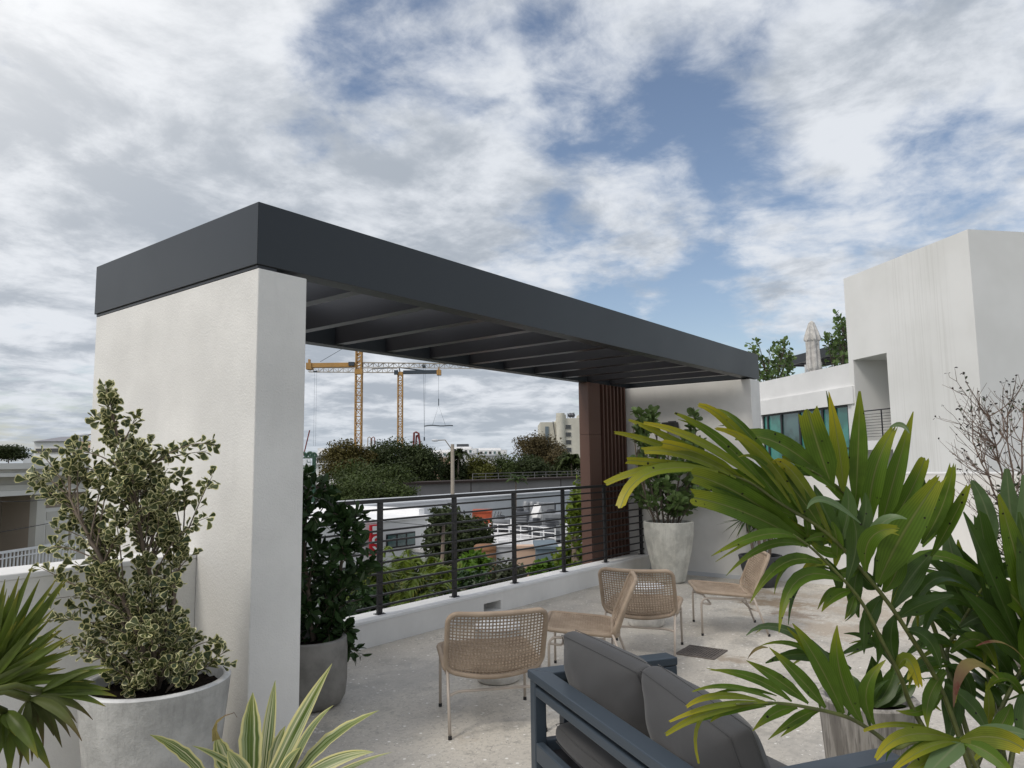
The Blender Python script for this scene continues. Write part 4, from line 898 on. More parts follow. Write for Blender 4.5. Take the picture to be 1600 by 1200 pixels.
# D: low frond over the sofa
frond([bx(-30, 3.), (1440, 1165, 2.9), (1400, 1168, 2.85), (1362, 1142, 2.8), (1322, 1120, 2.7), (1255, 1104, 2.6), (1205, 1098, 2.52), (1150, 1100, 2.45)],
 [((1318, 1115), (1278, 1035), (1238, 974), 32, 2.7, 2.68, .05, 0), ((1347, 1130), (1314, 1055), (1308, 977), 34, 2.76, 2.75, .04, 0), ((1366, 1132), (1354, 1078), (1384, 1031), 24, 2.8, 2.8, .05, 0), ((1290, 1106), (1250, 1060), (1202, 1012), 27, 2.66, 2.6, .05, 0), ((1263, 1099), (1215, 1062), (1166, 1032), 21, 2.62, 2.55, .04, 0), ((1237, 1096), (1178, 1060), (1108, 1047), 17, 2.58, 2.48, .04, 0), ((1212, 1095), (1142, 1074), (1082, 1081), 13, 2.54, 2.42, .2, 0), ((1195, 1096), (1122, 1087), (1072, 1105), 11, 2.5, 2.4, .4, 1), ((1200, 1098), (1120, 1103), (1046, 1128), 10, 2.5, 2.38, .4, 1), ((1190, 1098), (1110, 1112), (1040, 1148), 13, 2.5, 2.36, .45, 1),
  ((1180, 1099), (1100, 1118), (1092, 1193), 7, 2.48, 2.4, .5, 1), ((1215, 1100), (1150, 1108), (1110, 1128), 9, 2.52, 2.45, .3, 0), ((1246, 1106), (1213, 1113), (1176, 1142), 20, 2.6, 2.55, .06, 0), ((1282, 1110), (1248, 1122), (1200, 1156), 18, 2.66, 2.6, .04, 0), ((1330, 1060), (1230, 985), (1166, 993), 15, 2.9, 2.85, .1, 2), ((1310, 1050), (1245, 1008), (1186, 1010), 9, 2.9, 2.85, .05, 0), ((1330, 1045), (1260, 1022), (1196, 1036), 22, 2.92, 2.9, .1, 3), ((1325, 1118), (1330, 1090), (1300, 1060), 16, 2.8, 2.85, .05, 3), ((1200, 1012), (1182, 1014), (1168, 1030), 5, 2.85, 2.85, .05, 4)], P2, tilt=.4)
# E: young pale frond in front
frond([bx(40, 2.9), (1510, 1165, 2.6), (1500, 1158, 2.5)],
 [((1500, 1158), (1420, 1148), (1369, 1186), 22, 2.5, 2.35, .3, 1), ((1480, 1150), (1410, 1132), (1349, 1142), 9, 2.5, 2.4, .5, 1), ((1498, 1160), (1450, 1168), (1392, 1206), 20, 2.5, 2.35, .2, 1), ((1502, 1160), (1480, 1178), (1448, 1212), 36, 2.5, 2.35, .4, 2), ((1500, 1157), (1555, 1152), (1602, 1172), 34, 2.5, 2.4, .6, 1), ((1505, 1156), (1560, 1142), (1620, 1155), 22, 2.5, 2.45, .3, 2), ((1503, 1160), (1550, 1180), (1590, 1225), 24, 2.5, 2.35, .2, 0), ((1495, 1165), (1440, 1195), (1400, 1230), 22, 2.5, 2.3, .3, 1)], P2)
# G: broad dark leaves at the right
frond([bx(60, 3.4), (1560, 1040, 3.4), (1575, 960, 3.4), (1590, 890, 3.4), (1605, 820, 3.4)],
 [((1552, 860), (1542, 800), (1518, 750), 26, 3.3, 3.3, .3, 2), ((1568, 1000), (1548, 900), (1530, 800), 42, 3.2, 3.15, .5, 3), ((1592, 1005), (1545, 890), (1505, 800), 38, 3.1, 3.05, .1, 3), ((1592, 900), (1580, 810), (1573, 732), 34, 3.3, 3.25, .2, 2), ((1605, 930), (1602, 840), (1600, 742), 36, 3.2, 3.2, .2, 2), ((1612, 970), (1588, 870), (1560, 772), 36, 3.05, 3., .1, 0), ((1565, 1015), (1505, 910), (1480, 825), 46, 3.35, 3.3, .1, 2), ((1580, 1020), (1540, 930), (1490, 850), 42, 3.4, 3.35, .1, 3),
  ((1620, 1000), (1610, 900), (1592, 800), 40, 3., 3., .1, 3), ((1600, 1040), (1560, 980), (1500, 920), 40, 3.15, 3.1, .1, 3), ((1640, 1000), (1640, 900), (1625, 770), 40, 3., 2.95, .2, 0), ((1600, 1050), (1620, 960), (1665, 880), 44, 3.1, 3., .1, 0), ((1580, 1060), (1540, 1010), (1470, 985), 38, 3.3, 3.25, .1, 3), ((1560, 1010), (1500, 950), (1440, 930), 36, 3.4, 3.4, .1, 3)], P2, tilt=.5)
# H: arching leaves in the dark middle
frond([bx(0, 3.3), (1480, 1040, 3.3), (1500, 980, 3.3), (1535, 920, 3.25), (1560, 900, 3.2)],
 [((1545, 905), (1445, 870), (1392, 945), 24, 3.1, 3., .05, 0), ((1530, 930), (1460, 905), (1415, 985), 26, 3.1, 3.05, .05, 3), ((1520, 950), (1470, 940), (1440, 1010), 24, 3.15, 3.1, .05, 3), ((1500, 985), (1455, 960), (1420, 1000), 30, 3.2, 3.2, .05, 3), ((1510, 965), (1480, 900), (1430, 870), 36, 3.3, 3.3, .1, 3), ((1525, 940), (1500, 880), (1470, 840), 34, 3.35, 3.35, .1, 3), ((1490, 1000), (1440, 930), (1400, 900), 30, 3.35, 3.35, .1, 3), ((1485, 1020), (1530, 1000), (1560, 1050), 26, 3.25, 3.2, .05, 0), ((1480, 1040), (1510, 1060), (1520, 1110), 24, 3.2, 3.2, .05, 3),
  ((1500, 980), (1560, 960), (1600, 1000), 30, 3.2, 3.1, .1, 3), ((1490, 1010), (1455, 1000), (1410, 1030), 20, 3.25, 3.2, .05, 3), ((1482, 1035), (1440, 1040), (1400, 1085), 18, 3.2, 3.1, .05, 3), ((1540, 915), (1580, 930), (1620, 990), 36, 3.15, 3.05, .1, 0), ((1555, 900), (1600, 890), (1650, 930), 36, 3.2, 3.1, .1, 3), ((1560, 1060), (1512, 1040), (1490, 1105), 22, 3., 2.9, .05, 4), ((1600, 1030), (1565, 1005), (1525, 1010), 14, 3., 2.9, .1, 4), ((1540, 1065), (1545, 1110), (1536, 1150), 16, 3.1, 3.1, .1, 1), ((1478, 1050), (1452, 1090), (1450, 1140), 22, 3.1, 3., .05, 0), ((1478, 1070), (1520, 1105), (1545, 1150), 26, 3.1, 3., .05, 3), ((1475, 1080), (1440, 1110), (1400, 1110), 16, 3.1, 3., .05, 0), ((1480, 1060), (1490, 1110), (1480, 1160), 34, 3.2, 3.1, .1, 3)], P2, tilt=.5)
frond([bx(70, 3.2), (1600, 1090, 3.1), (1640, 1050, 3.1), (1700, 1000, 3.1)], [((1600, 1090), (1570, 1060), (1540, 1080), 22, 3.1, 3., .1, 0), ((1620, 1070), (1600, 1120), (1610, 1180), 30, 3.1, 3., .1, 3), ((1640, 1050), (1620, 1000), (1640, 940), 36, 3.1, 3.1, .1, 3), ((1580, 1100), (1560, 1140), (1520, 1190), 26, 3.1, 2.95, .1, 0)], P2)
# procedural fronds on the far side of the clump
def far_frond(dirv, ln, seed):
    rr = random.Random(seed); b = B0+Vector((rr.uniform(-.1, .1), rr.uniform(-.1, .1), 0)); pts = [b]; d = Vector(dirv).normalized()
    for i in range(12): d = (d+Vector((0, 0, -.055))).normalized(); pts.append(pts[-1]+d*(ln/12))
    fr = MB(); fr.tube(pts, [lerp(.011, .003, i/12) for i in range(13)], 7); o = fr.build('frond', 'petiole', t, smooth=True); lm = MB()
    for k in range(28):
        f = 4.5+7.4*k/28; i = int(f); p = pts[i].lerp(pts[i+1], f-i); tg = (pts[i+1]-pts[i]).normalized(); sd = tg.cross(Vector((0, 0, 1))).normalized()*(1 if k % 2 else -1)
        l = ln*rr.uniform(.24, .34); dd = (sd+tg*.7+Vector((0, 0, rr.uniform(-.1, .35)))).normalized(); tip = p+dd*l-Vector((0, 0, l*.25)); w = rr.uniform(.04, .06)
        lm.ribbon(bez(p, p.lerp(tip, .5)+Vector((0, 0, l*.12)), tip, 7), [w*q for q in (.3, .75, 1, 1, .95, .85, .7, .45)], Vector((0, 0, 1))+rv(.25), .2, 0, w*.3, None, 5)
    lm.build('leaflets', 'lf_palm_dark', o, smooth=True)
for i, (dx, dy, dz, l) in enumerate(((.9, -.5, 1.5, 1.3), (.5, -.9, 1.7, 1.2), (1., .25, 1.6, 1.2), (.2, -1., 1.2, 1.15), (.75, -.75, .9, 1.1))): far_frond((dx, dy, dz), l*.9, 40+i)
st = MB()
for k in range(7):
    a = rnd.uniform(0, 6.28); b = B0+Vector((.08*cos(a), .08*sin(a), -.04)); st.tube([b, b+Vector((rnd.uniform(-.02, .02), rnd.uniform(-.02, .02), .2))], [.022, .014], 8)
st.build('stems', 'petiole', t, smooth=True)

# low plant in the wood-grain planter
t = thing('broad_leaf_plant', 'dark broad-leaved plant in the wood-grain planter, half hidden by the palm', 'plant', WPOT+Vector((0, 0, .45)))
lf = MB(); b0 = WPOT+Vector((0, 0, .44))
for (mx_, my_), (tx, ty), w_ in (((1385, 1080), (1402, 1035), 26), ((1400, 1090), (1432, 1070), 22), ((1340, 1080), (1322, 1050), 22), ((1365, 1070), (1362, 1025), 26), ((1330, 1100), (1296, 1085), 20), ((1395, 1110), (1440, 1115), 20)):
    p1, p2 = at(mx_, my_, 3.3), at(tx, ty, 3.3+rnd.uniform(-.12, .1)); lf.ribbon(bez(b0, p1, p2, 8), [w_/F_PX*3.3*q for q in (.15, .25, .5, .85, 1, 1, .85, .5, .05)], (EYEP-p1).normalized()+rv(.4), .2, 0, 0, None, 5)
lf.build('foliage', 'lf_palm_dark', t, smooth=True)

# ================================================================== the wing across the terrace
AWAY = Vector((.66718, .74490, 0)); BA = Vector((28.858, 6.587, 0))
RZ = atan2(-AWAY.y, -AWAY.x)          # local +x runs towards the camera along the facade, local +y points out of the back
def wing(name, label, cat): return thing(name, label, cat, BA, RZ)
# the facade faces local +y or -y: pick the side of the camera
fx, fy = -AWAY.x, -AWAY.y; ny = Vector((-fy, fx, 0)); SIDE = 1 if (EYEP-BA).dot(ny) > 0 else -1
class LB(MB):          # box in facade coordinates: s along, d out of the wall (towards the viewer), z
    def fb(s, s0, s1, d0, d1, z0, z1, mi=0):
        a, b = sorted((d0*SIDE, d1*SIDE)); return s.box(s0, s1, a, b, z0, z1, mi)
t = wing('stair_tower', 'tall white windowless tower with streaked wall and a recessed balcony', 'building')
m = LB(); TB = -8.
m.fb(0, .27, -7, 0, TB, 8.30); m.fb(.271, 2.08, -7, 0, 5.16, 8.30); m.fb(2.081, 5.94, -7, 0, TB, 8.30); m.fb(.271, 2.08, -7, -2.2, TB, 5.159); m.fb(.271, 2.08, -2.199, -.45, TB, -.2)
m.build('wall', 'tower', t, local=True)
m = LB(); m.fb(.272, 2.079, -2.19, .05, 1.83, 2.16); m.build('balcony_slab', 'awhite', t, local=True)
m = LB(); m.fb(.272, 2.079, -2.195, -2.12, 3.55, 3.62); m.fb(.42, .50, -2.195, -2.14, 3.62, 4.4); m.fb(.50, .56, -2.195, -2.14, 3.62, 4.4); m.build('wall_pipe', 'awhite', t, local=True)
m = LB(); m.fb(.29, 2.06, -.16, -.12, 3.22, 3.26)
for k in range(9): m.fb(.29, 2.06, -.145, -.125, 2.3+k*.1, 2.315+k*.1)
for x in (.30, 1.38, 2.02): m.fb(x, x+.05, -.17, -.15, 2.161, 3.25)
m.build('balcony_railing', 'rail', t, local=True)
m = LB(); m.fb(1.9, 2.06, -2.119, -2.07, 2.9, 2.98); m.fb(1.72, 1.899, -2.09, -2.07, 2.93, 2.96); m.build('door_lever', 'black', t, local=True)

t = wing('white_wing', 'low white wing with a band of teal windows below its parapet', 'building')
m = LB(); WL = -30.
m.fb(WL, -.02, -7, -.06, TB, 1.0); m.fb(WL, -.02, -7, -.06, 3.55, 4.20); m.fb(WL, -6.6, -7, -.06, 1.001, 3.549); m.fb(-.30, -.02, -7, -.06, 1.001, 3.549); m.fb(-6.599, -.301, -7, -1.5, 1.001, 3.549)
m.build('wall', 'awhite', t, local=True)
m = LB(); m.fb(WL, .21, -.059, .06, 3.551, 4.20); m.build('fascia_band', 'awhite', t, local=True)
m = LB(); m.fb(WL, -.025, -.40, -.07, 4.203, 5.09); m.fb(WL, -.025, -7, -6.7, 4.203, 5.09); m.build('parapet', 'awhite', t, local=True)
m = LB(); m.fb(WL, -.03, -6.69, -.41, 4.203, 4.25); m.build('roof', 'greywall', t, local=True)
m = LB(); m.fb(WL, .0, -.059, .04, .7, .999); m.build('sill_band', 'awhite', t, local=True)
cols = ['teal_glass', 'teal_glass', 'grey_glass', 'teal_glass', 'teal_glass', 'teal_glass']; edges = (-6.55, -6.15, -5.02, -3.61, -1.98, -1.15, -.31)  # third pane greyed to stand for a reflection, painted into its colour
for i in range(6):
    m = LB(); a, b = edges[i], edges[i+1]
    for q in ((a, a+.06, 1.003, 3.547), (b-.06, b, 1.003, 3.547), (a+.061, b-.061, 3.48, 3.547), (a+.061, b-.061, 1.003, 1.07)) + (((a+.061, b-.061, 1.9, 1.95),) if i > 2 else ()): m.fb(q[0], q[1], -.20, -.08, q[2], q[3])
    f = m.build('window', 'rail', t, local=True); m = LB(); m.fb(a+.055, b-.055, -.15, -.13, 1.06, 3.49); m.build('pane', cols[i], f, local=True)

t = wing('rooftop_pergola', 'dark distant pergola on the roof of the white wing', 'pergola')
m = LB(); m.fb(-12.5, 1.5, -4.6, -4.4, 6.55, 7.0); m.fb(-12.5, 1.5, -1.9, -1.75, 6.55, 7.0) if 0 else None; m.fb(-12.5, 1.5, -6.8, -6.62, 6.56, 6.99); m.build('beam', 'fascia', t, local=True)
m = LB()
for k in range(18): m.fb(-12.2+k*.75, -12.05+k*.75, -6.61, -4.61, 6.6, 6.9)
m.build('rafters', 'fascia_under', t, local=True)
for x in (-10.6, .4):
    m = LB(); m.fb(x-.5, x+.5, -5.6, -5.2, 4.25, 6.555) if x < 0 else m.fb(x, x+.3, -5.6, -5.2, 4.25, 6.555); m.build('pier', 'awhite', t, local=True)

def roof_at(px, py, d): return at(px, py, d)
u = roof_at(1272, 575, 33.); ub = Vector((u.x, u.y, 4.25))
t = thing('closed_umbrella', 'folded off-white patio umbrella standing on the roof of the white wing', 'umbrella', ub)
m = MB(); n = 28; prof = [(.05, 4.62), (.17, 4.52), (.36, 4.0), (.42, 3.75), (.40, 3.70), (.34, 3.68), (.33, 3.3), (.36, 2.6), (.34, 2.4), (.27, 2.3), (.34, 2.1), (.42, 1.5), (.46, .95)]
base_z = -1.98+0.0; vs, fs = [], []
topz = at(1272, 500, 33.).z; off = topz-ub.z-4.62
for i, (r, z) in enumerate(prof):
    for j in range(n):
        a = 2*pi*j/n; k = 1+.16*(1 if j % 4 < 2 else -1)*min(1, i/3)+rnd.uniform(-.05, .05); vs.append((r*k*cos(a)*.78, r*k*sin(a)*.78, z+off+(rnd.uniform(-.18, .05) if i == len(prof)-1 else 0)))
for i in range(len(prof)-1):
    for j in range(n): fs.append((i*n+j, (i+1)*n+j, (i+1)*n+(j+1) % n, i*n+(j+1) % n))
fs.append(tuple(range(n))); m.add(vs, fs); m.build('canopy', 'umbrella', t, local=True)
m = MB(); m.tube([(0, 0, 0), (0, 0, 4.6+off)], .04, 8); m.build('pole', 'greywall', t, local=True)
m = MB(); m.lathe([(.4, 0), (.4, .08), (.06, .1)], n=20); m.build('base', 'stool', t, local=True)

def crown(lf, c, rx, ry, rz, n, size, R, clumps=14, hollow=.35, up=.3):
    """leaf faces gathered in clumps through an ellipsoid"""
    cl = []
    for k in range(clumps):
        d = Vector((R.gauss(0, 1), R.gauss(0, 1), R.gauss(.15, 1))).normalized()*R.uniform(hollow, 1.)**.6; q = R.uniform(.26, .48); cl.append((Vector((c.x+d.x*rx*(1-q*.5), c.y+d.y*ry*(1-q*.5), c.z+d.z*rz*(1-q*.5))), q, R.random()))
    for k in range(n):
        cc, q, s = cl[R.randrange(clumps)]; d = Vector((R.gauss(0, 1), R.gauss(0, 1), R.gauss(0, 1))).normalized()*(R.random()**.45)
        p = cc+Vector((d.x*rx*q*1.2, d.y*ry*q*1.2, d.z*rz*q*1.15)); l = size*R.uniform(.6, 1.3)
        a = Vector((R.gauss(0, 1), R.gauss(0, 1), R.gauss(0, .6))).normalized(); b = a.cross((d+Vector((R.gauss(0, .5), R.gauss(0, .5), R.gauss(up, .5)))).normalized())
        if b.length < .05: continue
        b.normalize(); r = min(1, max(0, s*.75+R.uniform(-.15, .4))); a *= l; b *= l*.55
        lf.add([p-a*.5, p+b*.5, p+a*.5, p-b*.5], [(0, 1, 2, 3)], 0, [(.5, .2, r, .5)]*4)
def tree(name, label, px, py, D, wpx, hpx, n, size, mat, seed, group='trees beyond the terrace', clumps=16, gz=-8., lobes=None, trunk=True, hollow=.35):
    R = random.Random(seed); c = at(px, py, D); k = D/F_PX; rx = wpx*k; rz = hpx*k
    t = thing(name, label, 'tree', (c.x, c.y, gz), 0, group); lf = MB()
    for dx, dy, sx, sy, fr in (lobes or ((0, 0, 1, 1, 1),)):
        cc = c+RT*(dx*k)-Vector((0, 0, dy*k)); crown(lf, cc, rx*sx, rx*sx*.9, rz*sy, int(n*fr), size, R, clumps, hollow)
    if trunk:
        m = MB(); zt = c.z-rz*.2; r = max(.10, rx*.035); b = Vector((c.x, c.y, gz)); tp = Vector((c.x+R.uniform(-.2, .2), c.y, zt)); m.tube([b, b.lerp(tp, .5)+Vector((R.uniform(-.2, .2), 0, 0)), tp], [r*1.3, r, r*.6], 8)
        for q in range(6):
            a = R.uniform(0, 6.28); s = b.lerp(tp, R.uniform(.6, .95)); m.tube([s, s+Vector((cos(a)*rx*.3, sin(a)*rx*.3, rz*.25)), s+Vector((cos(a)*rx*.55, sin(a)*rx*.55, rz*R.uniform(.3, .55)))], [r*.45, r*.28, r*.1], 6)
        m.build('trunk', 'bark', t, smooth=True)
    lf.build('crown', mat, t); return t
# shrubs growing on the roof of the wing
for lab, poly, D, trunks, tips in (('airy leafy shrub on the white roof, just right of the pergola corner', [(1168, 542), (1180, 533), (1200, 545), (1225, 528), (1242, 550), (1238, 578), (1215, 592), (1185, 592), (1172, 565)], 36., [[(1205, 640, 36.), (1200, 590, 36.), (1190, 555, 36.)], [(1208, 640, 36.), (1215, 590, 36.), (1225, 545, 36.)]], ((1172, 536), (1180, 532), (1225, 528), (1217, 534), (1240, 560), (1236, 586))),
                              ('leafy shrub on the white roof against the tower edge', [(1284, 525), (1300, 498), (1320, 495), (1345, 500), (1350, 568), (1300, 572), (1285, 562), (1294, 545)], 33.5, [[(1318, 640, 33.5), (1316, 580, 33.5), (1318, 520, 33.5)], [(1322, 640, 33.5), (1335, 560, 33.5)], [(1316, 640, 33.5), (1300, 570, 33.5)]], ((1282, 528), (1290, 526), (1305, 491), (1312, 493), (1320, 500), (1288, 566)))):
    c = at(trunks[0][0][0], 600, D); t = thing('roof_shrub', lab, 'shrub', (c.x, c.y, 4.25), 0, 'shrubs on the white roof')
    shrub(t, poly, D, .9, trunks, 60, 10, .22, .15, ROUND, 'lf_clusia', 'bark', (10, 50), (.35, 1.03), .02, tips=tips, trunk_r=(.06, .03))
# ================================================================== street side, left: beige block with cornice
vl = ray(985, 722); LD = Vector((vl.x, vl.y, 0)).normalized(); P0 = at(0, 766, 19.); LBASE = Vector((P0.x, P0.y, -8))
t = thing('beige_block', 'beige block with stepped cornice and white balcony across the street', 'building', LBASE, atan2(LD.y, LD.x))
# local x runs away from the camera, +y is on the left (behind the facade)
lz = lambda py: at(0, py, 19.).z+8
m = MB(); zt, z1, z2, z3, z4 = lz(724), lz(738), lz(758), lz(767), lz(775)
m.box(-14, 11, 0, 10, 0, lz(945)); m.box(-14, 11, .9, 10, lz(945)+.01, z3); m.box(1.0, 11, .0, .89, lz(945)+.01, z3); m.build('wall', 'dkbeige', t, local=True)
m = MB(); m.box(-14.3, 11.3, -.30, 10, z3+.003, z2); m.box(-14.2, 11.2, -.12, 10, z2+.003, z1-.12); m.build('cornice', 'beige', t, local=True)
m = MB(); m.box(-14.4, 11.4, -.55, 10.2, z1-.117, z1-.02); m.box(-14.4, 11.4, -.42, 10.1, z1-.017, zt-.16); m.box(-14.4, 11.4, -.6, 10.2, zt-.157, zt); m.box(-14.35, 11.35, -.38, 10, z4, z3); m.build('cornice_moulding', 'ltbeige', t, local=True)
for x, w_ in ((1.0, .3), (3.8, .3), (6.5, .3)):
    m = MB(); m.box(x, x+w_, -.22, -.003, lz(960), z4-.003); m.build('pilaster', 'beige', t, local=True)
for x in (1.38, 2.5, 4.2, 5.3):
    m = MB(); m.box(x, x+1.0, -.06, -.002, lz(930), lz(800)); f = m.build('louvre_door', 'ltbeige', t, local=True)
    m = MB()
    for a, b in ((lz(920), lz(868)), (lz(858), lz(828)), (lz(820), lz(806))): m.box(x+.14, x+.86, -.075, -.061, a, b)
    m.build('panel', 'beige', f, local=True)
m = MB(); m.box(-14, 1.9, -.9, -.003, lz(900), lz(893)); m.build('balcony_floor', 'beige', t, local=True)
m = MB(); z0, zr = lz(893), lz(855); m.box(-14, 1.85, -.85, -.79, zr-.06, zr); m.box(-14, 1.85, -.84, -.80, zr-.2, zr-.17); m.box(-14, 1.85, -.84, -.80, z0, z0+.05)
k = -14.
while k < 1.8: m.box(k, k+.035, -.835, -.805, z0+.05, zr-.06); k += .115
m.build('balcony_railing', 'white', t, local=True)
m = MB(); m.box(-4, 3, 5, 8, zt+.003, zt+.25); m.build('roof_box', 'greywall', t, local=True)

# peach building behind
def city(name, label, cat, px, py_base_z, D, rz=0.): 
    c = at(px, 722, D); return thing(name, label, cat, (c.x, c.y, -8), atan2(-RT.y, -RT.x)+pi+rz)      # local x to the right, local y away
def ux(px, D, px0): return (px-px0)/F_PX*D
def uz(py, D, px=800): return at(px, py, D).z+8
def cb(name, label, px0, D, boxes, cat='building', wins=(), extra=()):
    t = city(name, label, cat, px0, 0, D)
    for part, mat, x0, x1, y0, y1, d0, d1 in boxes:
        m = MB(); zb = 0 if y1 is None else uz(y1, D, px0); m.box(ux(x0, D, px0), ux(x1, D, px0), d0, d1, zb, uz(y0, D, px0)); m.build(part, mat, t, local=True)
    for x0, x1, y0, y1, mat, d in wins:
        m = MB(); a, b, z0, z1 = ux(x0, D, px0), ux(x1, D, px0), uz(y1, D, px0), uz(y0, D, px0); m.box(a, b, d-.12, d+.02, z0, z1); f = m.build('window', 'white' if mat != 'dark_glass' else 'beige', t, local=True)
        m = MB(); g = (b-a)*.06; m.box(a+g, b-g, d-.16, d-.122, z0+g, z1-g); m.build('pane', mat, f, local=True)
    return t
t = cb('peach_building', 'peach building with grey hip roof and curved white front far left', 98, 120., [('wall', 'peach', 53, 142, 690, None, 0, 12), ('front_bay', 'awhite', 61, 122, 690, 727, -1.5, -.01), ('side_bay', 'awhite', 113, 150, 706, 727, -1.2, -.01)], wins=((86, 101, 700, 708, 'dark_glass', -1.5), (105, 118, 700, 708, 'grey_glass', -1.5), (64, 81, 700, 708, 'dark_glass', -1.5), (131, 141, 700, 707, 'dark_glass', -.01), (61, 74, 715, 719, 'dark_glass', -1.5), (126, 134, 714, 719, 'dark_glass', -1.2)))
m = MB(); a, b = ux(60, 120., 98), ux(124, 120., 98); z = uz(690, 120., 98)+.02; zz = uz(681.5, 120., 98); m.add([(a, -2, z), (b, -2, z), (b, 6, z), (a, 6, z), ((a+b)/2-1, 2, zz), ((a+b)/2+1, 2, zz)], [(0, 1, 5, 4), (1, 2, 5), (2, 3, 4, 5), (3, 0, 4), (3, 2, 1, 0)]); m.build('hip_roof', 'rooftile', t, local=True)
cb('distant_block', 'low grey block on the horizon left of the peach building', 45, 200., [('wall', 'greywall', 36, 54, 709, None, 0, 10), ('roof', 'blueg', 36.5, 53.5, 707.5, 709.2, .2, 9)])

# ------------------------------------------------------------------ city seen through the pergola
cb('iron_pavilion_house', 'white house with long row of windows behind the rust tree', 502, 150., [('wall', 'awhite', 491, 527, 707, None, 0, 12), ('top_storey', 'awhite', 494, 540, 702.5, 711, 1, 12), ('cornice', 'greywall', 490, 528, 711, 712.5, -.6, -.01), ('sill', 'white', 490, 530, 724.5, 725.5, -.5, -.01), ('roof_gable', 'awhite', 492, 503, 699.8, 702.4, 2, 9), ('annex', 'blueg', 514, 530, 710, 720, -1, -.62)],
   wins=tuple((495+i*3.4, 497.6+i*3.4, 715, 723, 'dark_glass', -.01) for i in range(5)))
def gp(name, label, cat, px, D): c = at(px, 722, D); return thing(name, label, cat, (c.x, c.y, -8), atan2(-RT.y, -RT.x)+pi)
D = 62.; t = gp('clock_arch', 'green iron arch with round white dial beside the pillar edge', 'clock', 480, D)
m = MB(); s = D/F_PX; zz = lambda py: uz(py, D, 480)
for x in (-14, 9.5, 12): m.tube([(x*s, 0, 0), (x*s, 0, zz(712))], .10, 8)
m.tube([(-16*s, 0, zz(715)), (14*s, 0, zz(715))], .09, 6); m.tube([(-16*s, 0, zz(731)), (14*s, 0, zz(731))], .09, 6)
m.build('posts', 'green_iron', t, local=True)
m = MB()
for cx, r in ((-6, 5.), (4, 5.5), (10, 4.5)): m.tube([((cx+r*cos(a))*s, 0, zz(714)+r*s*1.35*sin(a)) for a in [pi*i/10 for i in range(11)]], .10, 6)
for cx in (-2, 5, 8): m.tube([((cx+2.4*cos(a))*s, 0, zz(711)+2.4*s*sin(a)) for a in [2*pi*i/12 for i in range(13)]], .07, 6)
m.build('scrollwork', 'green_iron', t, local=True)
m = MB(); m.tube([(0, -.05, zz(722)), (0, .1, zz(722))], 6.2*s, 24); d_ = m.build('dial', 'dial', t, local=True)
m = MB(); m.box(-.02, .3, -.08, -.055, zz(722)-.02, zz(722)+.02); m.box(-.02, .02, -.08, -.055, zz(722), zz(722)+.22); m.build('hands', 'green_iron', d_, local=True)

# lattice cranes
def lattice(m, a, b, w, h, n, rad, mi=0, tri=False, sdv=None):
    a, b = Vector(a), Vector(b); d = (b-a).normalized(); sd = sdv or Vector((0, 1, 0)); upv = sd.cross(d).normalized()
    cor = [(-1, -1), (1, -1), (1, 1), (-1, 1)] if not tri else [(-1, -1), (1, -1), (0, 1)]
    P = lambda k, i: a+(b-a)*(k/n)+sd*(cor[i][0]*w/2)+upv*(cor[i][1]*h/2)
    q = len(cor)
    for i in range(q): m.bar(P(0, i), P(n, i), rad*2)
    for k in range(n):
        for i in range(q):
            j = (i+1) % q; m.bar(P(k, i), P(k+1, j) if (k+i) % 2 else P(k+1, i), rad*1.1) if (k+i) % 2 else m.bar(P(k, j), P(k+1, i), rad*1.1)
            m.bar(P(k, i), P(k, j), rad*1.1)
def crane(label, D, px, topy, wpx, masthead, jib, cjib, jy, cols, cab, jh, seed):
    t = gp('tower_crane', label, 'crane', px, D); t['group'] = 'tower cranes over the trees'; s = D/F_PX; X_ = lambda p: (p-px)*s; Z_ = lambda p: uz(p, D, px); w = wpx*s
    m = MB(); lattice(m, (0, 0, 0), (0, 0, Z_(topy)), w, w, int((Z_(topy))/(w*1.15)),   .10 if D < 170 else .12, sdv=Vector((0, 1, 0))); m.build('mast', cols[0], t, local=True)
    m = MB(); m.box(-w*.62, w*.62, -w*.62, w*.62, Z_(topy), Z_(topy)+w*.8); m.box(-w*.5, w*.5, -w*.5, w*.5, Z_(topy)-w*.9, Z_(topy)-w*.2) if wpx > 15 else None; m.build('slewing_ring', cols[0], t, local=True)
    m = MB(); lattice(m, (X_(jib[0]), 0, Z_(jy[0])), (X_(jib[1]), 0, Z_(jy[1])), jh*.7, jh, int(abs(jib[1]-jib[0])*s/(jh*1.1)), .075, sdv=Vector((0, 1, 0)), tri=True); m.build('jib', cols[1], t, local=True)
    m = MB(); a, b = sorted((X_(cjib[0]), X_(cjib[1]))); m.box(a, b, -.7, .7, Z_(cjib[2])-.45, Z_(cjib[2])+.45); m.build('counter_jib', cols[2], t, local=True)
    e = X_(cjib[1]); m = MB(); m.box(e-.5, e+.6, -.9, .9, Z_(cjib[2])-.9, Z_(cjib[2])+.5); m.box(e-.2, e+.15, -.4, .4, Z_(cjib[2])+.5, Z_(cjib[2])+1.3); m.build('counterweight', cols[3], t, local=True)
    m = MB(); m.box(cab[0]*s, cab[1]*s, -w*.9, -w*.2, Z_(cab[3]), Z_(cab[2])); m.build('cab', cols[4], t, local=True)
    return t, X_, Z_
t, X_, Z_ = crane('larger ochre tower crane whose mast passes behind the pergola beam', 150., 559.5, 583, 9.5, None, (566, 760), (556, 481, 568), (568, 573), ('crane_y', 'crane_w', 'crane_y', 'crane_y', 'crane_b'), (-15, -6, 564, 570), .95*1., 1)
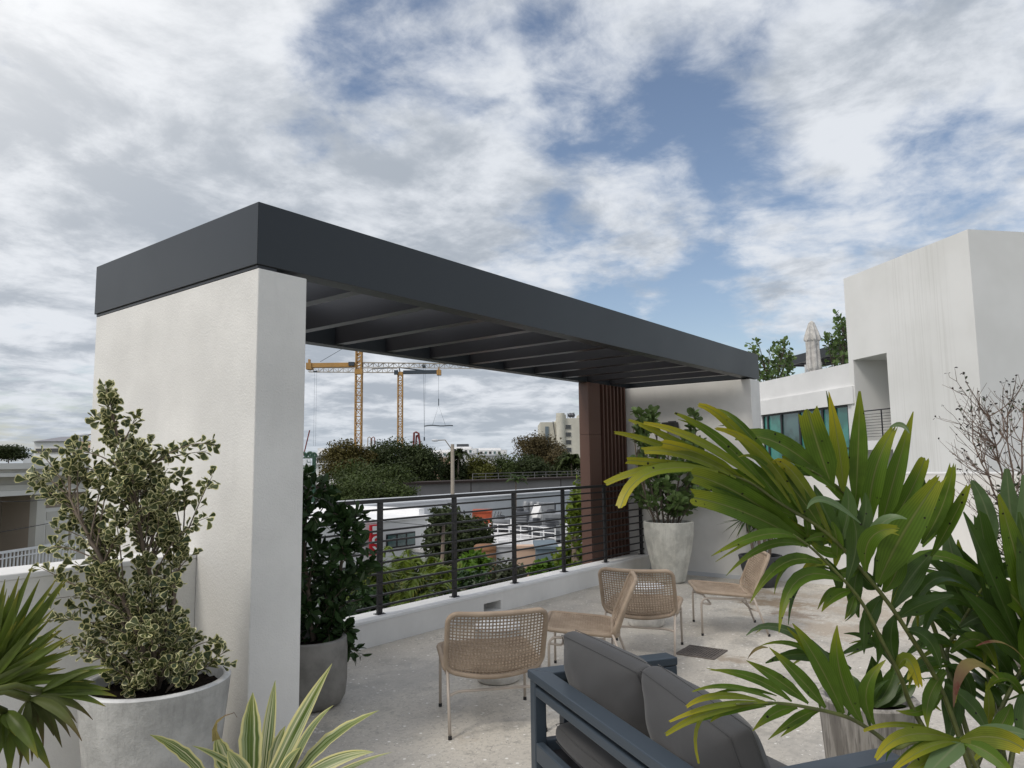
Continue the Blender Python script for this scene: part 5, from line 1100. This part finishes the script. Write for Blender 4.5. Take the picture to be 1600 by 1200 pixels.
m = MB(); lattice(m, (0, 0, Z_(583)+1.), (0, 0, Z_(525)), 1.1, 1.1, 8, .13, sdv=Vector((0, 1, 0))); m.build('mast_head', 'crane_y', t, local=True)
m = MB(); m.tube([(0, 0, Z_(526)), (X_(498), 0, Z_(562))], .05, 5); m.tube([(0, 0, Z_(526)), (X_(720), 0, Z_(569))], .05, 5); m.build('tie_bars', 'crane_b', t, local=True)
m = MB(); m.box(X_(660), X_(665), -.5, .5, Z_(573), Z_(570)); 
for dx in (-1.5, 1.5): m.tube([(X_(663+dx), 0, Z_(572)), (X_(663), 0, Z_(684))], .022, 4)
m.box(X_(662), X_(664), -.15, .15, Z_(690), Z_(684)); m.build('trolley_and_hook', 'crane_b', t, local=True)
t, X_, Z_ = crane('smaller slim tower crane with a dark blue counter-jib', 190., 625, 585, 7.0, None, (620, 480), (630, 686, 580), (577, 574), ('crane_y', 'crane_w', 'crane_b', 'crane_y', 'crane_b'), (-9, -3, 577, 584), 1.15, 2)
m = MB(); m.bar((0, 0, Z_(582)), (X_(623), 0, Z_(572)), .3); m.tube([(X_(623), 0, Z_(572)), (X_(672), 0, Z_(579))], .18, 5); m.tube([(X_(623), 0, Z_(572)), (X_(580), 0, Z_(574))], .14, 5); m.build('tie_bars', 'crane_b', t, local=True)
m = MB(); m.box(X_(488), X_(494), -.5, .5, Z_(578), Z_(576))
for dx in (-1.6, 1.6): m.tube([(X_(491+dx), 0, Z_(577)), (X_(491+dx), 0, Z_(695))], .022, 4)
m.build('trolley_and_hook', 'crane_b', t, local=True)
D = 150.; t = gp('slung_load', 'long bent dark bar slung under the crane hook', 'load', 686, D); s = D/F_PX; X_ = lambda p: (p-686)*s; Z_ = lambda p: uz(p, D, 686)
m = MB(); m.tube([(X_(663+i*5), 0, Z_(664.5-.7*sin(i*.9)+(i-4)**2*.05)) for i in range(10)], .13, 6); m.build('bar', 'crane_b', t, local=True)
m = MB(); m.tube([(X_(676), 0, Z_(663.5)), (X_(685.5), 0, Z_(633)), (X_(696), 0, Z_(663.5))], .03, 4); m.tube([(X_(685.5), 0, Z_(633)), (X_(685.5), 0, Z_(571))], .022, 4); m.box(X_(685), X_(686.2), -.1, .1, Z_(633), Z_(622)); m.build('slings', 'crane_b', t, local=True)
for lab, px, D, pts in (('thin rust-red crane boom leaning beside the pillar edge', 478, 140., [(474, 712), (483, 672)]), ('rust-red folded pump boom above the dark trees', 652, 160., [(646, 700), (647, 676), (650, 675), (654, 677), (657, 700)]), ('pair of thin pale hoops above the rust tree', 580, 160., [(574, 700), (574.5, 684), (577, 682.5), (579, 684), (579, 700)])):
    t = gp('pump_boom', lab, 'boom', px, D); s = D/F_PX; m = MB(); m.tube([((x-px)*s, 0, uz(y, D, px)) for x, y in pts], .12 if px != 652 else .25, 6); m.build('arm', 'boom' if px != 580 else 'crane_w', t, local=True)
    if px == 580: m = MB(); m.tube([((x+5.5-px)*s, .5, uz(y, D, px)) for x, y in pts], .12, 6); m.build('arm', 'boom', t, local=True)
    if px == 652: m = MB(); m.tube([((x-px)*s, .3, uz(y, D, px)) for x, y in ((649, 700), (650.5, 680), (652, 679), (656, 690))], .2, 6); m.build('arm', 'boom', t, local=True)

# far white apartments
for i, (x0, x1, y0, D, yb) in enumerate(((660, 712, 706, 230., 727), (700, 745, 701, 260., 722), (738, 792, 703, 280., 722))):
    lab = ('far white apartment block with a small gable, behind the street lamp', 'far white apartment block with a dark roof box', 'far white apartment block at the right of the roofs')[i]; pc = (x0+x1)/2
    bx_ = [('wall', 'awhite', x0, x1, y0, None, 0, 14), ('top_storey', 'roofwhite', x0+4, x1-9, y0-3.2, y0, 1.5, 12), ('balcony_band', 'greywall', x0+2, x1-3, y0+7, y0+9, -.8, -.01)]
    if i == 0: bx_ += [('terracotta_wall', 'peach', x0+10, x1, y0+9.5, None, -2, -.9)]
    if i == 1: bx_ += [('roof_box', 'dkgalv', 713, 731, 693.5, 698, 2, 8)]
    cb('apartment_block', lab, pc, D, bx_, wins=tuple((x0+5+k*7, x0+9+k*7, y0+2, y0+6.5, 'dark_glass' if k % 2 else 'grey_glass', -.01) for k in range(int((x1-x0-8)/7))))
# cream office tower
D = 210.; t = cb('office_tower', 'cream concrete office tower with a column of square windows', 890, D, [('wall', 'cream', 873, 990, 653, None, 0, 25), ('side_wing', 'cream', 846, 872.8, 658, None, 3, 25), ('glass_strip', 'blueg', 853.5, 859, 665, 700, 2.7, 2.99), ('parapet', 'cream', 872.5, 886, 647, 653, .5, 8), ('parapet', 'cream', 906, 930, 647.5, 653, .5, 8)],
   wins=tuple((884.5, 893.5, y, y+7.6, 'dark_glass', -.01) for y in (663, 675, 687, 699, 711)))
m = MB(); z0, z1 = 0, uz(645, D, 890); m.lathe([(1.25, 0), (1.25, z1), (.001, z1+.01)], (ux(877, D, 890), -.2, 0), 20); m.build('stair_shaft', 'cream', t, local=True, smooth=False)
m = MB(); R = random.Random(3)
for p in (875, 879, 889, 893, 897, 899, 908, 911): m.tube([(ux(p, D, 890), 1, uz(653, D, 890)), (ux(p, D, 890), 1, uz(R.uniform(643, 647), D, 890))], .07, 5)
for p in (893, 897): m.sphere((ux(p, D, 890), 1.2, uz(648, D, 890)), .75, 8)
m.bar((ux(889, D, 890), 1, uz(648.5, D, 890)), (ux(900, D, 890), 1, uz(646.5, D, 890)), .15); m.tube([(ux(866, D, 890), 2.6, uz(657, D, 890)), (ux(871.5, D, 890), 2.6, uz(700, D, 890))], .12, 5); m.build('antennas', 'dkgalv', t, local=True)

# tree row and single trees
TREES = [('rust-brown tree at the left end of the row', 545, 727, 112, 42, 31, 3600, .42, 't_rust', 71, None), ('big dark tree under the cranes', 612, 730, 118, 60, 38, 6000, .42, 't_dark', 72, ((0, 0, 1, 1, .55), (-26, 8, .6, .8, .25), (34, 6, .5, .85, .25))),
 ('broad green tree in front of the dark tree', 570, 762, 100, 70, 32, 5000, .4, 't_green', 73, ((0, 0, 1, 1, .6), (40, 2, .7, .9, .4))), ('dark tree right of the big dark tree', 662, 738, 116, 36, 34, 3000, .42, 't_dark', 74, None), ('rounded dark tree behind the street lamp pole', 709, 738, 122, 24, 28, 2200, .45, 't_dark', 75, None),
 ('yellow-green tree right of the street lamp', 752, 734, 124, 33, 27, 2800, .42, 't_yel', 76, None), ('mid-green tree in the middle of the row', 792, 736, 126, 30, 27, 2600, .42, 't_green', 77, None), ('tall brown-leaved tree below the office tower', 838, 708, 150, 44, 24, 3600, .48, 't_brown', 78, ((0, 0, 1, 1, .6), (18, 16, .8, .9, .4))),
 ('dark tree under the brown-leaved tree', 826, 738, 128, 34, 26, 3000, .42, 't_dark', 79, None), ('dark bushy tree at the right end of the row', 893, 734, 130, 26, 24, 2200, .5, 't_dark', 80, ((0, 0, 1, 1, .6), (-14, 8, .7, .7, .4))), ('thin brown tree before the office tower', 868, 728, 140, 22, 26, 1100, .45, 't_brown', 81, None),
 ('low dark tree on the skyline at far left', 14, 712, 150, 30, 11, 1500, .5, 't_dark', 82, None), ('green tree in front of the left end of the guideway', 592, 784, 60, 56, 30, 6500, .26, 't_green', 83, ((0, 0, 1, 1, .55), (-38, -4, .9, 1, .45)))]
for lab, px, py, D, w_, h_, n, sz, mt, sd_, lb in TREES: tree('tree', lab, px, py-4+(9 if 690 < px < 800 else 3 if px in (662, 893) else -3 if px == 612 else 0), D, w_*1.12, h_*1.1, int(n*3.4), sz*.98, mt, sd_, lobes=lb, clumps=34, hollow=.12)
tree('tree', 'dense dark tree between the white house and the rooftop machines', 716, 843, 33., 54, 64, 20000, .20, 't_dark', 84, clumps=28, hollow=.2, lobes=((0, 0, 1, 1, .5), (-22, -18, .6, .6, .2), (26, 10, .62, .75, .3), (-6, 34, .8, .5, .25)))
tree('sea_grape', 'slender tree with round yellow-green leaves beside the brown screen', 902, 822, 12.5, 24, 75, 1100, .14, 'lf_grape', 85, clumps=26, lobes=((0, 0, 1, 1, .7), (-12, 52, 1.2, .36, .3)))
c = at(706, 700, 116.)
def palm_tree(label, px, py, D, r, n, mat, seed, gz=-8, lw=.12, group='palms below the terrace', droop=.5):
    R = random.Random(seed); c = at(px, py, D); t = thing('palm_tree', label, 'palm', (c.x, c.y, gz), 0, group); m = MB(); m.tube([(c.x, c.y, gz), (c.x+R.uniform(-.1, .1), c.y, (gz+c.z)/2), c], [r*.09, r*.07, r*.05], 8); m.build('trunk', 'bark', t, smooth=True); lf = MB()
    for k in range(n):
        a = R.uniform(0, 6.283); e = R.uniform(.1, 1.35); d = Vector((cos(a)*cos(e), sin(a)*cos(e), sin(e))); l = r*R.uniform(.8, 1.15); mid = c+d*l*.55; tip = c+Vector((d.x, d.y, 0))*l*1.0+Vector((0, 0, d.z*l*.75-droop*l*(1.1-e*.5))); pts = bez(c, mid, tip, 8)
        lf.tube(pts, [lw*.12*(1-i/10) for i in range(9)], 4, cap=False)
        for i in range(1, 9):
            for hs in range(3):
                p = pts[i-1].lerp(pts[i], hs/3); tg = (pts[i]-pts[i-1]).normalized(); sd = tg.cross(Vector((0, 0, 1))); sd = sd.normalized() if sd.length > .05 else Vector((1, 0, 0))
                for sg in (-1, 1): lf.leaf(p, (sd*sg+tg*.8+Vector((0, 0, R.uniform(-.45, .1)))).normalized(), Vector((0, 0, 1))+rv(.3), l*.34*(1-.045*i), lw*.42, ((0, .5), (.4, 1), (1, .05)), .2, .35)
    lf.build('crown', mat, t); return t
palm_tree('young palm against the foot of the white house', 640, 918, 15., 1.0, 13, 'lf_grape', 91); palm_tree('yellowing palm at the left, just behind the railing', 606, 938, 12., 1.1, 14, 'lf_fan', 92)
palm_tree('palm behind the second railing post from the left', 698, 925, 14., 1.05, 14, 'lf_grape', 93); palm_tree('palm with raised frond in front of the white house', 624, 896, 19., 1.2, 9, 'lf_grape', 94)
palm_tree('low palm between the first two posts', 665, 950, 11., .9, 14, 'lf_fan', 95); palm_tree('dark palm left of the first post', 560, 940, 13., 1.2, 20, 'lf_shrub', 96); palm_tree('tiny palm before the concrete guideway', 806, 752, 60., 1.0, 14, 'lf_spike', 97, droop=.3); palm_tree('fan-headed palm right of the brown trees', 893, 723, 128., 2.6, 30, 't_green', 98, lw=.5)
palm_tree('dark palm before the far apartments', 716, 715, 120., 2.4, 26, 't_dark', 99, lw=.5)
def bush(label, px, py, D, w_, h_, n, sz, mat, seed, clumps=14): tree('bush', label, px, py, D, w_, h_, n, sz, mat, seed, 'bushes below the railing', clumps, gz=-8., trunk=True)
bush('bright green big-leaved bush under the dark tree', 742, 893, 13., 34, 30, 900, .16, 'lf_bright', 101); bush('dark bush between the second and third posts', 725, 915, 12., 40, 26, 1500, .11, 'lf_shrub', 102); bush('grey-green twiggy bush behind the third post', 793, 903, 12., 32, 38, 900, .09, 'lf_grey', 103)
bush('bright green bush at the foot of the round-leaved tree', 855, 893, 11., 30, 18, 800, .12, 'lf_bright', 104); bush('dark undergrowth left of the first post', 575, 950, 11., 40, 30, 1700, .10, 'lf_shrub', 105); bush('brown-green undergrowth below the young palm', 665, 960, 10., 50, 26, 1500, .10, 'lf_grey', 106); bush('small grey bush in front of the deck', 830, 920, 11., 24, 12, 500, .08, 'lf_grey', 107)
bush('dark bush above the white house roof', 690, 806, 30., 24, 14, 1000, .14, 't_dark', 108)

# guideway
ga, gb = at(560, 757, 92.), at(1000, 741, 128.); gd = (gb-ga); gd.z = 0; gl = gd.length; gd.normalize()
t = thing('rail_guideway', 'elevated concrete rail guideway crossing in front of the trees', 'guideway', (ga.x, ga.y, -8), atan2(gd.y, gd.x)); gt = at(680, 752, 101.).z+8
m = MB(); m.box(-40, gl+40, 0, 3, gt-1.95, gt-.30)
for k in range(-2, 6): m.box(k*18.-.08, k*18.+.08, -.02, -.002, gt-1.94, gt-.31, 1)
m.build('girder', ['girder', 'track'], t, local=True)
m = MB(); m.box(-40, gl+40, -.5, 3.5, gt-.297, gt); m.build('track_edge', 'track', t, local=True)
m = MB()
for z in (.45, .9): m.box(18, gl+40, -.4, -.34, gt+z, gt+z+.07)
k = 18.
while k < gl+40: m.box(k, k+.07, -.4, -.33, gt, gt+.95); k += 2.4
m.build('handrail', 'girder', t, local=True)
for k in range(-2, 6): m = MB(); m.box(k*18.-.9, k*18.+.9, .4, 2.6, 0, gt-2.95); m.box(k*18.-1.2, k*18.+1.2, -.2, 3.2, gt-2.949, gt-1.951); m.build('pier', 'girder', t, local=True)

# street lamps
def lamp(label, px, ptop, D, pl, hx, hy, r=.14):
    c = at(px, ptop, D); t = thing('street_lamp', label, 'street lamp', (c.x, c.y, -8), 0, 'street lamps'); m = MB(); m.tube([(c.x, c.y, -8), c], [r*1.3, r], 8); m.build('pole', 'pole', t, smooth=True)
    h = at(hx, hy, D); m = MB(); m.tube([c-Vector((0, 0, .5)), (c+h)/2+Vector((0, 0, .18)), h], .045, 6); m.build('arm', 'pole', t, smooth=True); m = MB(); dd = (h-c); dd.z = 0; dd.normalize(); sd = dd.cross(Vector((0, 0, 1))); m.sphere(h+dd*.2, .32, 12, 0, (1, 1, .38)); m.build('lamp_head', 'greywall', t, smooth=True)
lamp('tall street lamp with long arm rising above the guideway', 707, 694, 58., 0, 684, 688)
lamp('street lamp whose head peeks out left of the pillar', 158, 684, 45., 0, 136, 680)

# white house with the red sign
D = 36.; hc = at(668, 808, D); HY = hc.y; hx0 = hc.x; hz = hc.z
t = thing('white_house', 'white two-storey house with bright flat roof and vertical red sign', 'building', (hx0-6, HY, -8))
m = MB(); m.box(hx0-16, hx0, HY, HY+9, -8, hz-.02); m.build('wall', 'awhite', t)
m = MB(); m.box(hx0-16.1, hx0+.08, HY-.08, HY+9.1, hz-.018, hz+.12); m.build('roof', 'roofwhite', t)
m = MB(); m.box(hx0-.30, hx0+.08, HY+.3, HY+9.1, hz+.123, hz+.42); m.box(hx0-16.1, hx0-.303, HY+8.8, HY+9.1, hz+.123, hz+.42); m.build('roof_upstand', 'roofwhite', t)
def pix_y(px, py, Y):
    v = ray(px, py); return EYEP+v*((Y)/v.y)
a, b = pix_y(603, 858, HY), pix_y(648, 830, HY)
m = MB(); m.box(a.x, b.x, HY-.04, HY-.003, a.z, b.z); f = m.build('window', 'rail', t)
for k in range(3):
    m = MB(); w_ = (b.x-a.x)/3; m.box(a.x+w_*k+.07, a.x+w_*(k+1)-.04, HY-.055, HY-.041, a.z+.07, b.z-.07); m.build('pane', 'grey_glass', f)
sa, sbb = pix_y(577.5, 868, HY-.3), pix_y(597, 822, HY-.3)
m = MB(); m.box(sa.x, sbb.x, HY-.34, HY-.26, sa.z, sbb.z+.1); sg = m.build('sign_board', 'red', t)
m = MB(); m.box(sa.x+.1, sa.x+.16, HY-.26, HY-.002, sa.z+.5, sa.z+.56); m.box(sa.x+.1, sa.x+.16, HY-.26, HY-.002, sbb.z-.5, sbb.z-.44); m.build('bracket', 'rail', sg)
hh = (sbb.z+.1-sa.z)/3; ww = (sbb.x-sa.x)
for k, ch in enumerate('FOX'):
    cu = bpy.data.curves.new('letter', 'FONT'); cu.body = ch; cu.size = hh*.98; cu.align_x = 'CENTER'; cu.extrude = .012; cu.offset = .022
    tmp = bpy.data.objects.new('tmp', cu); COL.objects.link(tmp); bpy.context.view_layer.update(); me = bpy.data.meshes.new_from_object(tmp.evaluated_get(bpy.context.evaluated_depsgraph_get())); bpy.data.objects.remove(tmp)
    lo = bpy.data.objects.new('letter', me); COL.objects.link(lo); me.materials.clear(); me.materials.append(MAT['white']); lo.parent = sg
    wx = [v.co.x for v in me.vertices]; sc = ww*.74/max(.01, max(wx)-min(wx)); o = ORG[sg.name]
    lo.scale = (sc, 1, 1); lo.rotation_euler = (pi/2, 0, 0); lo.location = (sa.x+ww/2-o.x, HY-.355-o.y, sbb.z+.1-hh*(k+.86)-o.z)

# long white building behind and the rooftop with machines
la = at(740, 779, 56.); t = thing('long_white_wall', 'long pale wall of the flat building below the guideway', 'building', (la.x, la.y, -8))
m = MB(); m.box(la.x-40, la.x+26, la.y, la.y+6, -8, la.z); m.build('wall', 'greywall', t); m = MB(); m.box(la.x-40, la.x+26.1, la.y-.1, la.y+6.1, la.z+.003, la.z+.10); m.build('coping', 'greywall', t)
RD = 36.; q = at(815, 850, RD); RZZ = q.z; t = thing('machine_roof', 'flat white roof building carrying grey ventilation machines', 'building', (q.x, q.y, -8))
fl = at_z(760, 866, RZZ); fr = at_z(900, 852, RZZ)
m = MB(); m.box(fl.x-.2, fl.x+16, fl.y-1.0, fl.y+16, -8, RZZ-.15); m.build('wall', 'greywall', t); m = MB(); m.box(fl.x-.3, fl.x+16.1, fl.y-1.1, fl.y+16.1, RZZ-.147, RZZ); m.build('roof', 'roofgrey', t)
def P(px, py, D): return at(px, py, D)
def unit(label, px0, px1, py0, py1, D, depth, mat, cat='machine', grill=True, name='air_handler'):
    a, b = P(px0, py1, D), P(px1, py0, D); w_ = (px1-px0)/F_PX*D; zb = RZZ+.004; t = thing(name, label, cat, (a.x, a.y, zb), atan2(RT.y, RT.x), 'machines on the white roof'); h = b.z-zb
    m = MB(); m.box(0, w_, 0, depth, .12, h); m.build('casing', mat, t, local=True, bevel=.03); m = MB(); m.box(.05, .15, .05, depth-.05, 0, .119); m.box(w_-.15, w_-.05, .05, depth-.05, 0, .119); m.build('feet', 'dkgalv', t, local=True)
    m = MB()
    for k in range(6): m.box(w_*.15, w_*.85, -.03, -.002, .25+k*(h-.4)/6, .25+k*(h-.4)/6+(h-.4)/11)
    m.build('louvres', 'dkgalv' if mat == 'galv' else 'galv', t, local=True)
    m = MB(); m.lathe([(w_*.22, h+.002), (w_*.24, h+.15), (w_*.2, h+.18)], (w_*.5, depth*.5, 0), 14); m.build('fan_cowl', 'dkgalv', t, local=True)
unit('wide grey machine behind the third railing post', 768, 797, 812, 830, 42., 1.6, 'galv'); unit('tall dark grey cabinet right of the third post', 800, 827, 800, 826, 41., 1.5, 'dkgalv'); unit('dark low machine on the roof in the middle', 826, 852, 816, 834, 39., 1.4, 'dkgalv'); unit('pale machine at the right of the roof', 848, 878, 803, 834, 38., 1.6, 'galv'); unit('low flat machine by the right end of the white railing', 845, 880, 824, 838, 36.5, 1.2, 'galv')
t = thing('duct_tanks', 'three upright grey tanks above the roof machines', 'tank', P(830, 800, 44.)); c0_ = P(830, 800, 44.)
for k in range(3):
    c = P(822+k*10, 803, 44.); m = MB(); z1 = P(822, 783+k*.6, 44.).z; m.lathe([(.19, RZZ), (.19, z1-.08), (.12, z1), (.001, z1+.01)], (c.x, c.y, 0), 14); m.build('tank', 'galv', t, smooth=True)
t = thing('vent_duct', 'slanting pale duct rising beside the tanks', 'duct', P(840, 815, 42.))
a, b = P(832, 820, 41.5), P(842, 792, 42.5); m = MB(); m.bar((a.x, a.y, RZZ), a, .5); m.bar(a, b, .45); m.build('duct', 'awhite', t); m = MB(); m.bar(b, b+RT*.9, .5, .5); m.build('hood', 'galv', t)
t = thing('vent_duct', 'dark glazed hood at the right of the tanks', 'duct', P(858, 805, 43.)); a = P(850, 806, 43.); b = P(868, 786, 43.); m = MB(); m.obox((a+b)/2, (RT, Vector((0, 0, 1)), RT.cross(Vector((0, 0, 1)))), .34, .4, .5); m.build('hood', 'dkgalv', t); m = MB(); m.bar(((a+b)/2-Vector((0, 0, .4))), Vector(((a+b).x/2, (a+b).y/2, RZZ)), .3); m.build('duct', 'galv', t)
t = thing('pipe_stand', 'thin bent pipes standing left of the wide machine', 'pipe', P(777, 812, 43.)); m = MB()
for dx in (0, 5, 9): a = P(770+dx, 812, 43.); m.tube([(a.x, a.y, RZZ), a, P(774+dx, 799, 43.)], .05, 6)
m.build('pipes', 'galv', t)
# white railing round the roof edge
t = thing('roof_railing', 'white tube railing along the edge of the machine roof', 'railing', P(820, 850, 35.)); m = MB(); pst = [at_z(x, y, RZZ) for x, y in ((764, 848), (778, 849), (796, 850), (814, 852), (832, 854), (850, 856), (868, 858))]; h = .95
for z in (.28, .5, .72, .95): m.tube([p+Vector((0, 0, z)) for p in pst], .028, 6)
m.build('rails', 'white', t)
for p in pst: m = MB(); m.tube([p, p+Vector((0, 0, .97))], .035, 6); m.build('post', 'white', t)
def lowbox(name, label, cat, px0, px1, py0, py1, D, depth, mat):
    a, b = P(px0, py1, D), P(px1, py0, D); t = thing(name, label, cat, (a.x, a.y, -8), atan2(RT.y, RT.x)); w_ = (px1-px0)/F_PX*D; m = MB(); m.box(0, w_, 0, depth, 0, b.z+8); m.build('body', mat, t, local=True, bevel=.03)
    m = MB(); m.box(-.05, w_+.05, -.05, depth+.05, b.z+8.003, b.z+8.09); m.build('cap', mat, t, local=True); return t
lowbox('red_shed', 'orange-red rooftop shed beside the dark tree', 'shed', 738, 768, 801, 824, 45., 2.2, 'orange')
lowbox('peach_wall', 'peach rendered garden wall below the white railing', 'wall', 806, 838, 857, 882, 26., .4, 'peach'); lowbox('awning_box', 'blue-grey canopy box below the white railing', 'canopy', 838, 871, 858, 886, 25., 2., 'blueg'); lowbox('grey_wall', 'pale grey low wall left of the peach wall', 'wall', 770, 805, 855, 878, 27., .5, 'greywall')
t = thing('round_tank', 'rusty tan round tank beside the dark tree', 'tank', P(760, 866, 27.)); c = P(758, 866, 27.); m = MB(); zt = P(758, 851, 27.).z; m.lathe([(.42, -8), (.42, zt-.05), (.36, zt), (.001, zt+.01)], (c.x, c.y, 0), 24); m.build('shell', 'tan', t, smooth=True); m = MB(); m.lathe([(.435, zt-.2), (.435, zt-.14)], (c.x, c.y, 0), 24); m.build('hoop', 'tan', t)
# power lines
for lab, q in (('thin power line crossing the beige block, upper', [(-40, 782, 15.), (20, 783.5, 15.), (70, 781, 16.)]), ('thin power line crossing the beige block, lower', [(-40, 838, 14.), (20, 828, 15.), (75, 818, 16.)]), ('thin power line in front of the dark tree', [(520, 800, 26.), (700, 822, 27.), (900, 815, 30.)])):
    m = MB(); p = [at(*k) for k in q]; m.tube(bez(p[0], p[1], p[2], 10), .008, 5); tag(m.build('power_line', 'wire', org=p[1]), lab, 'cable')
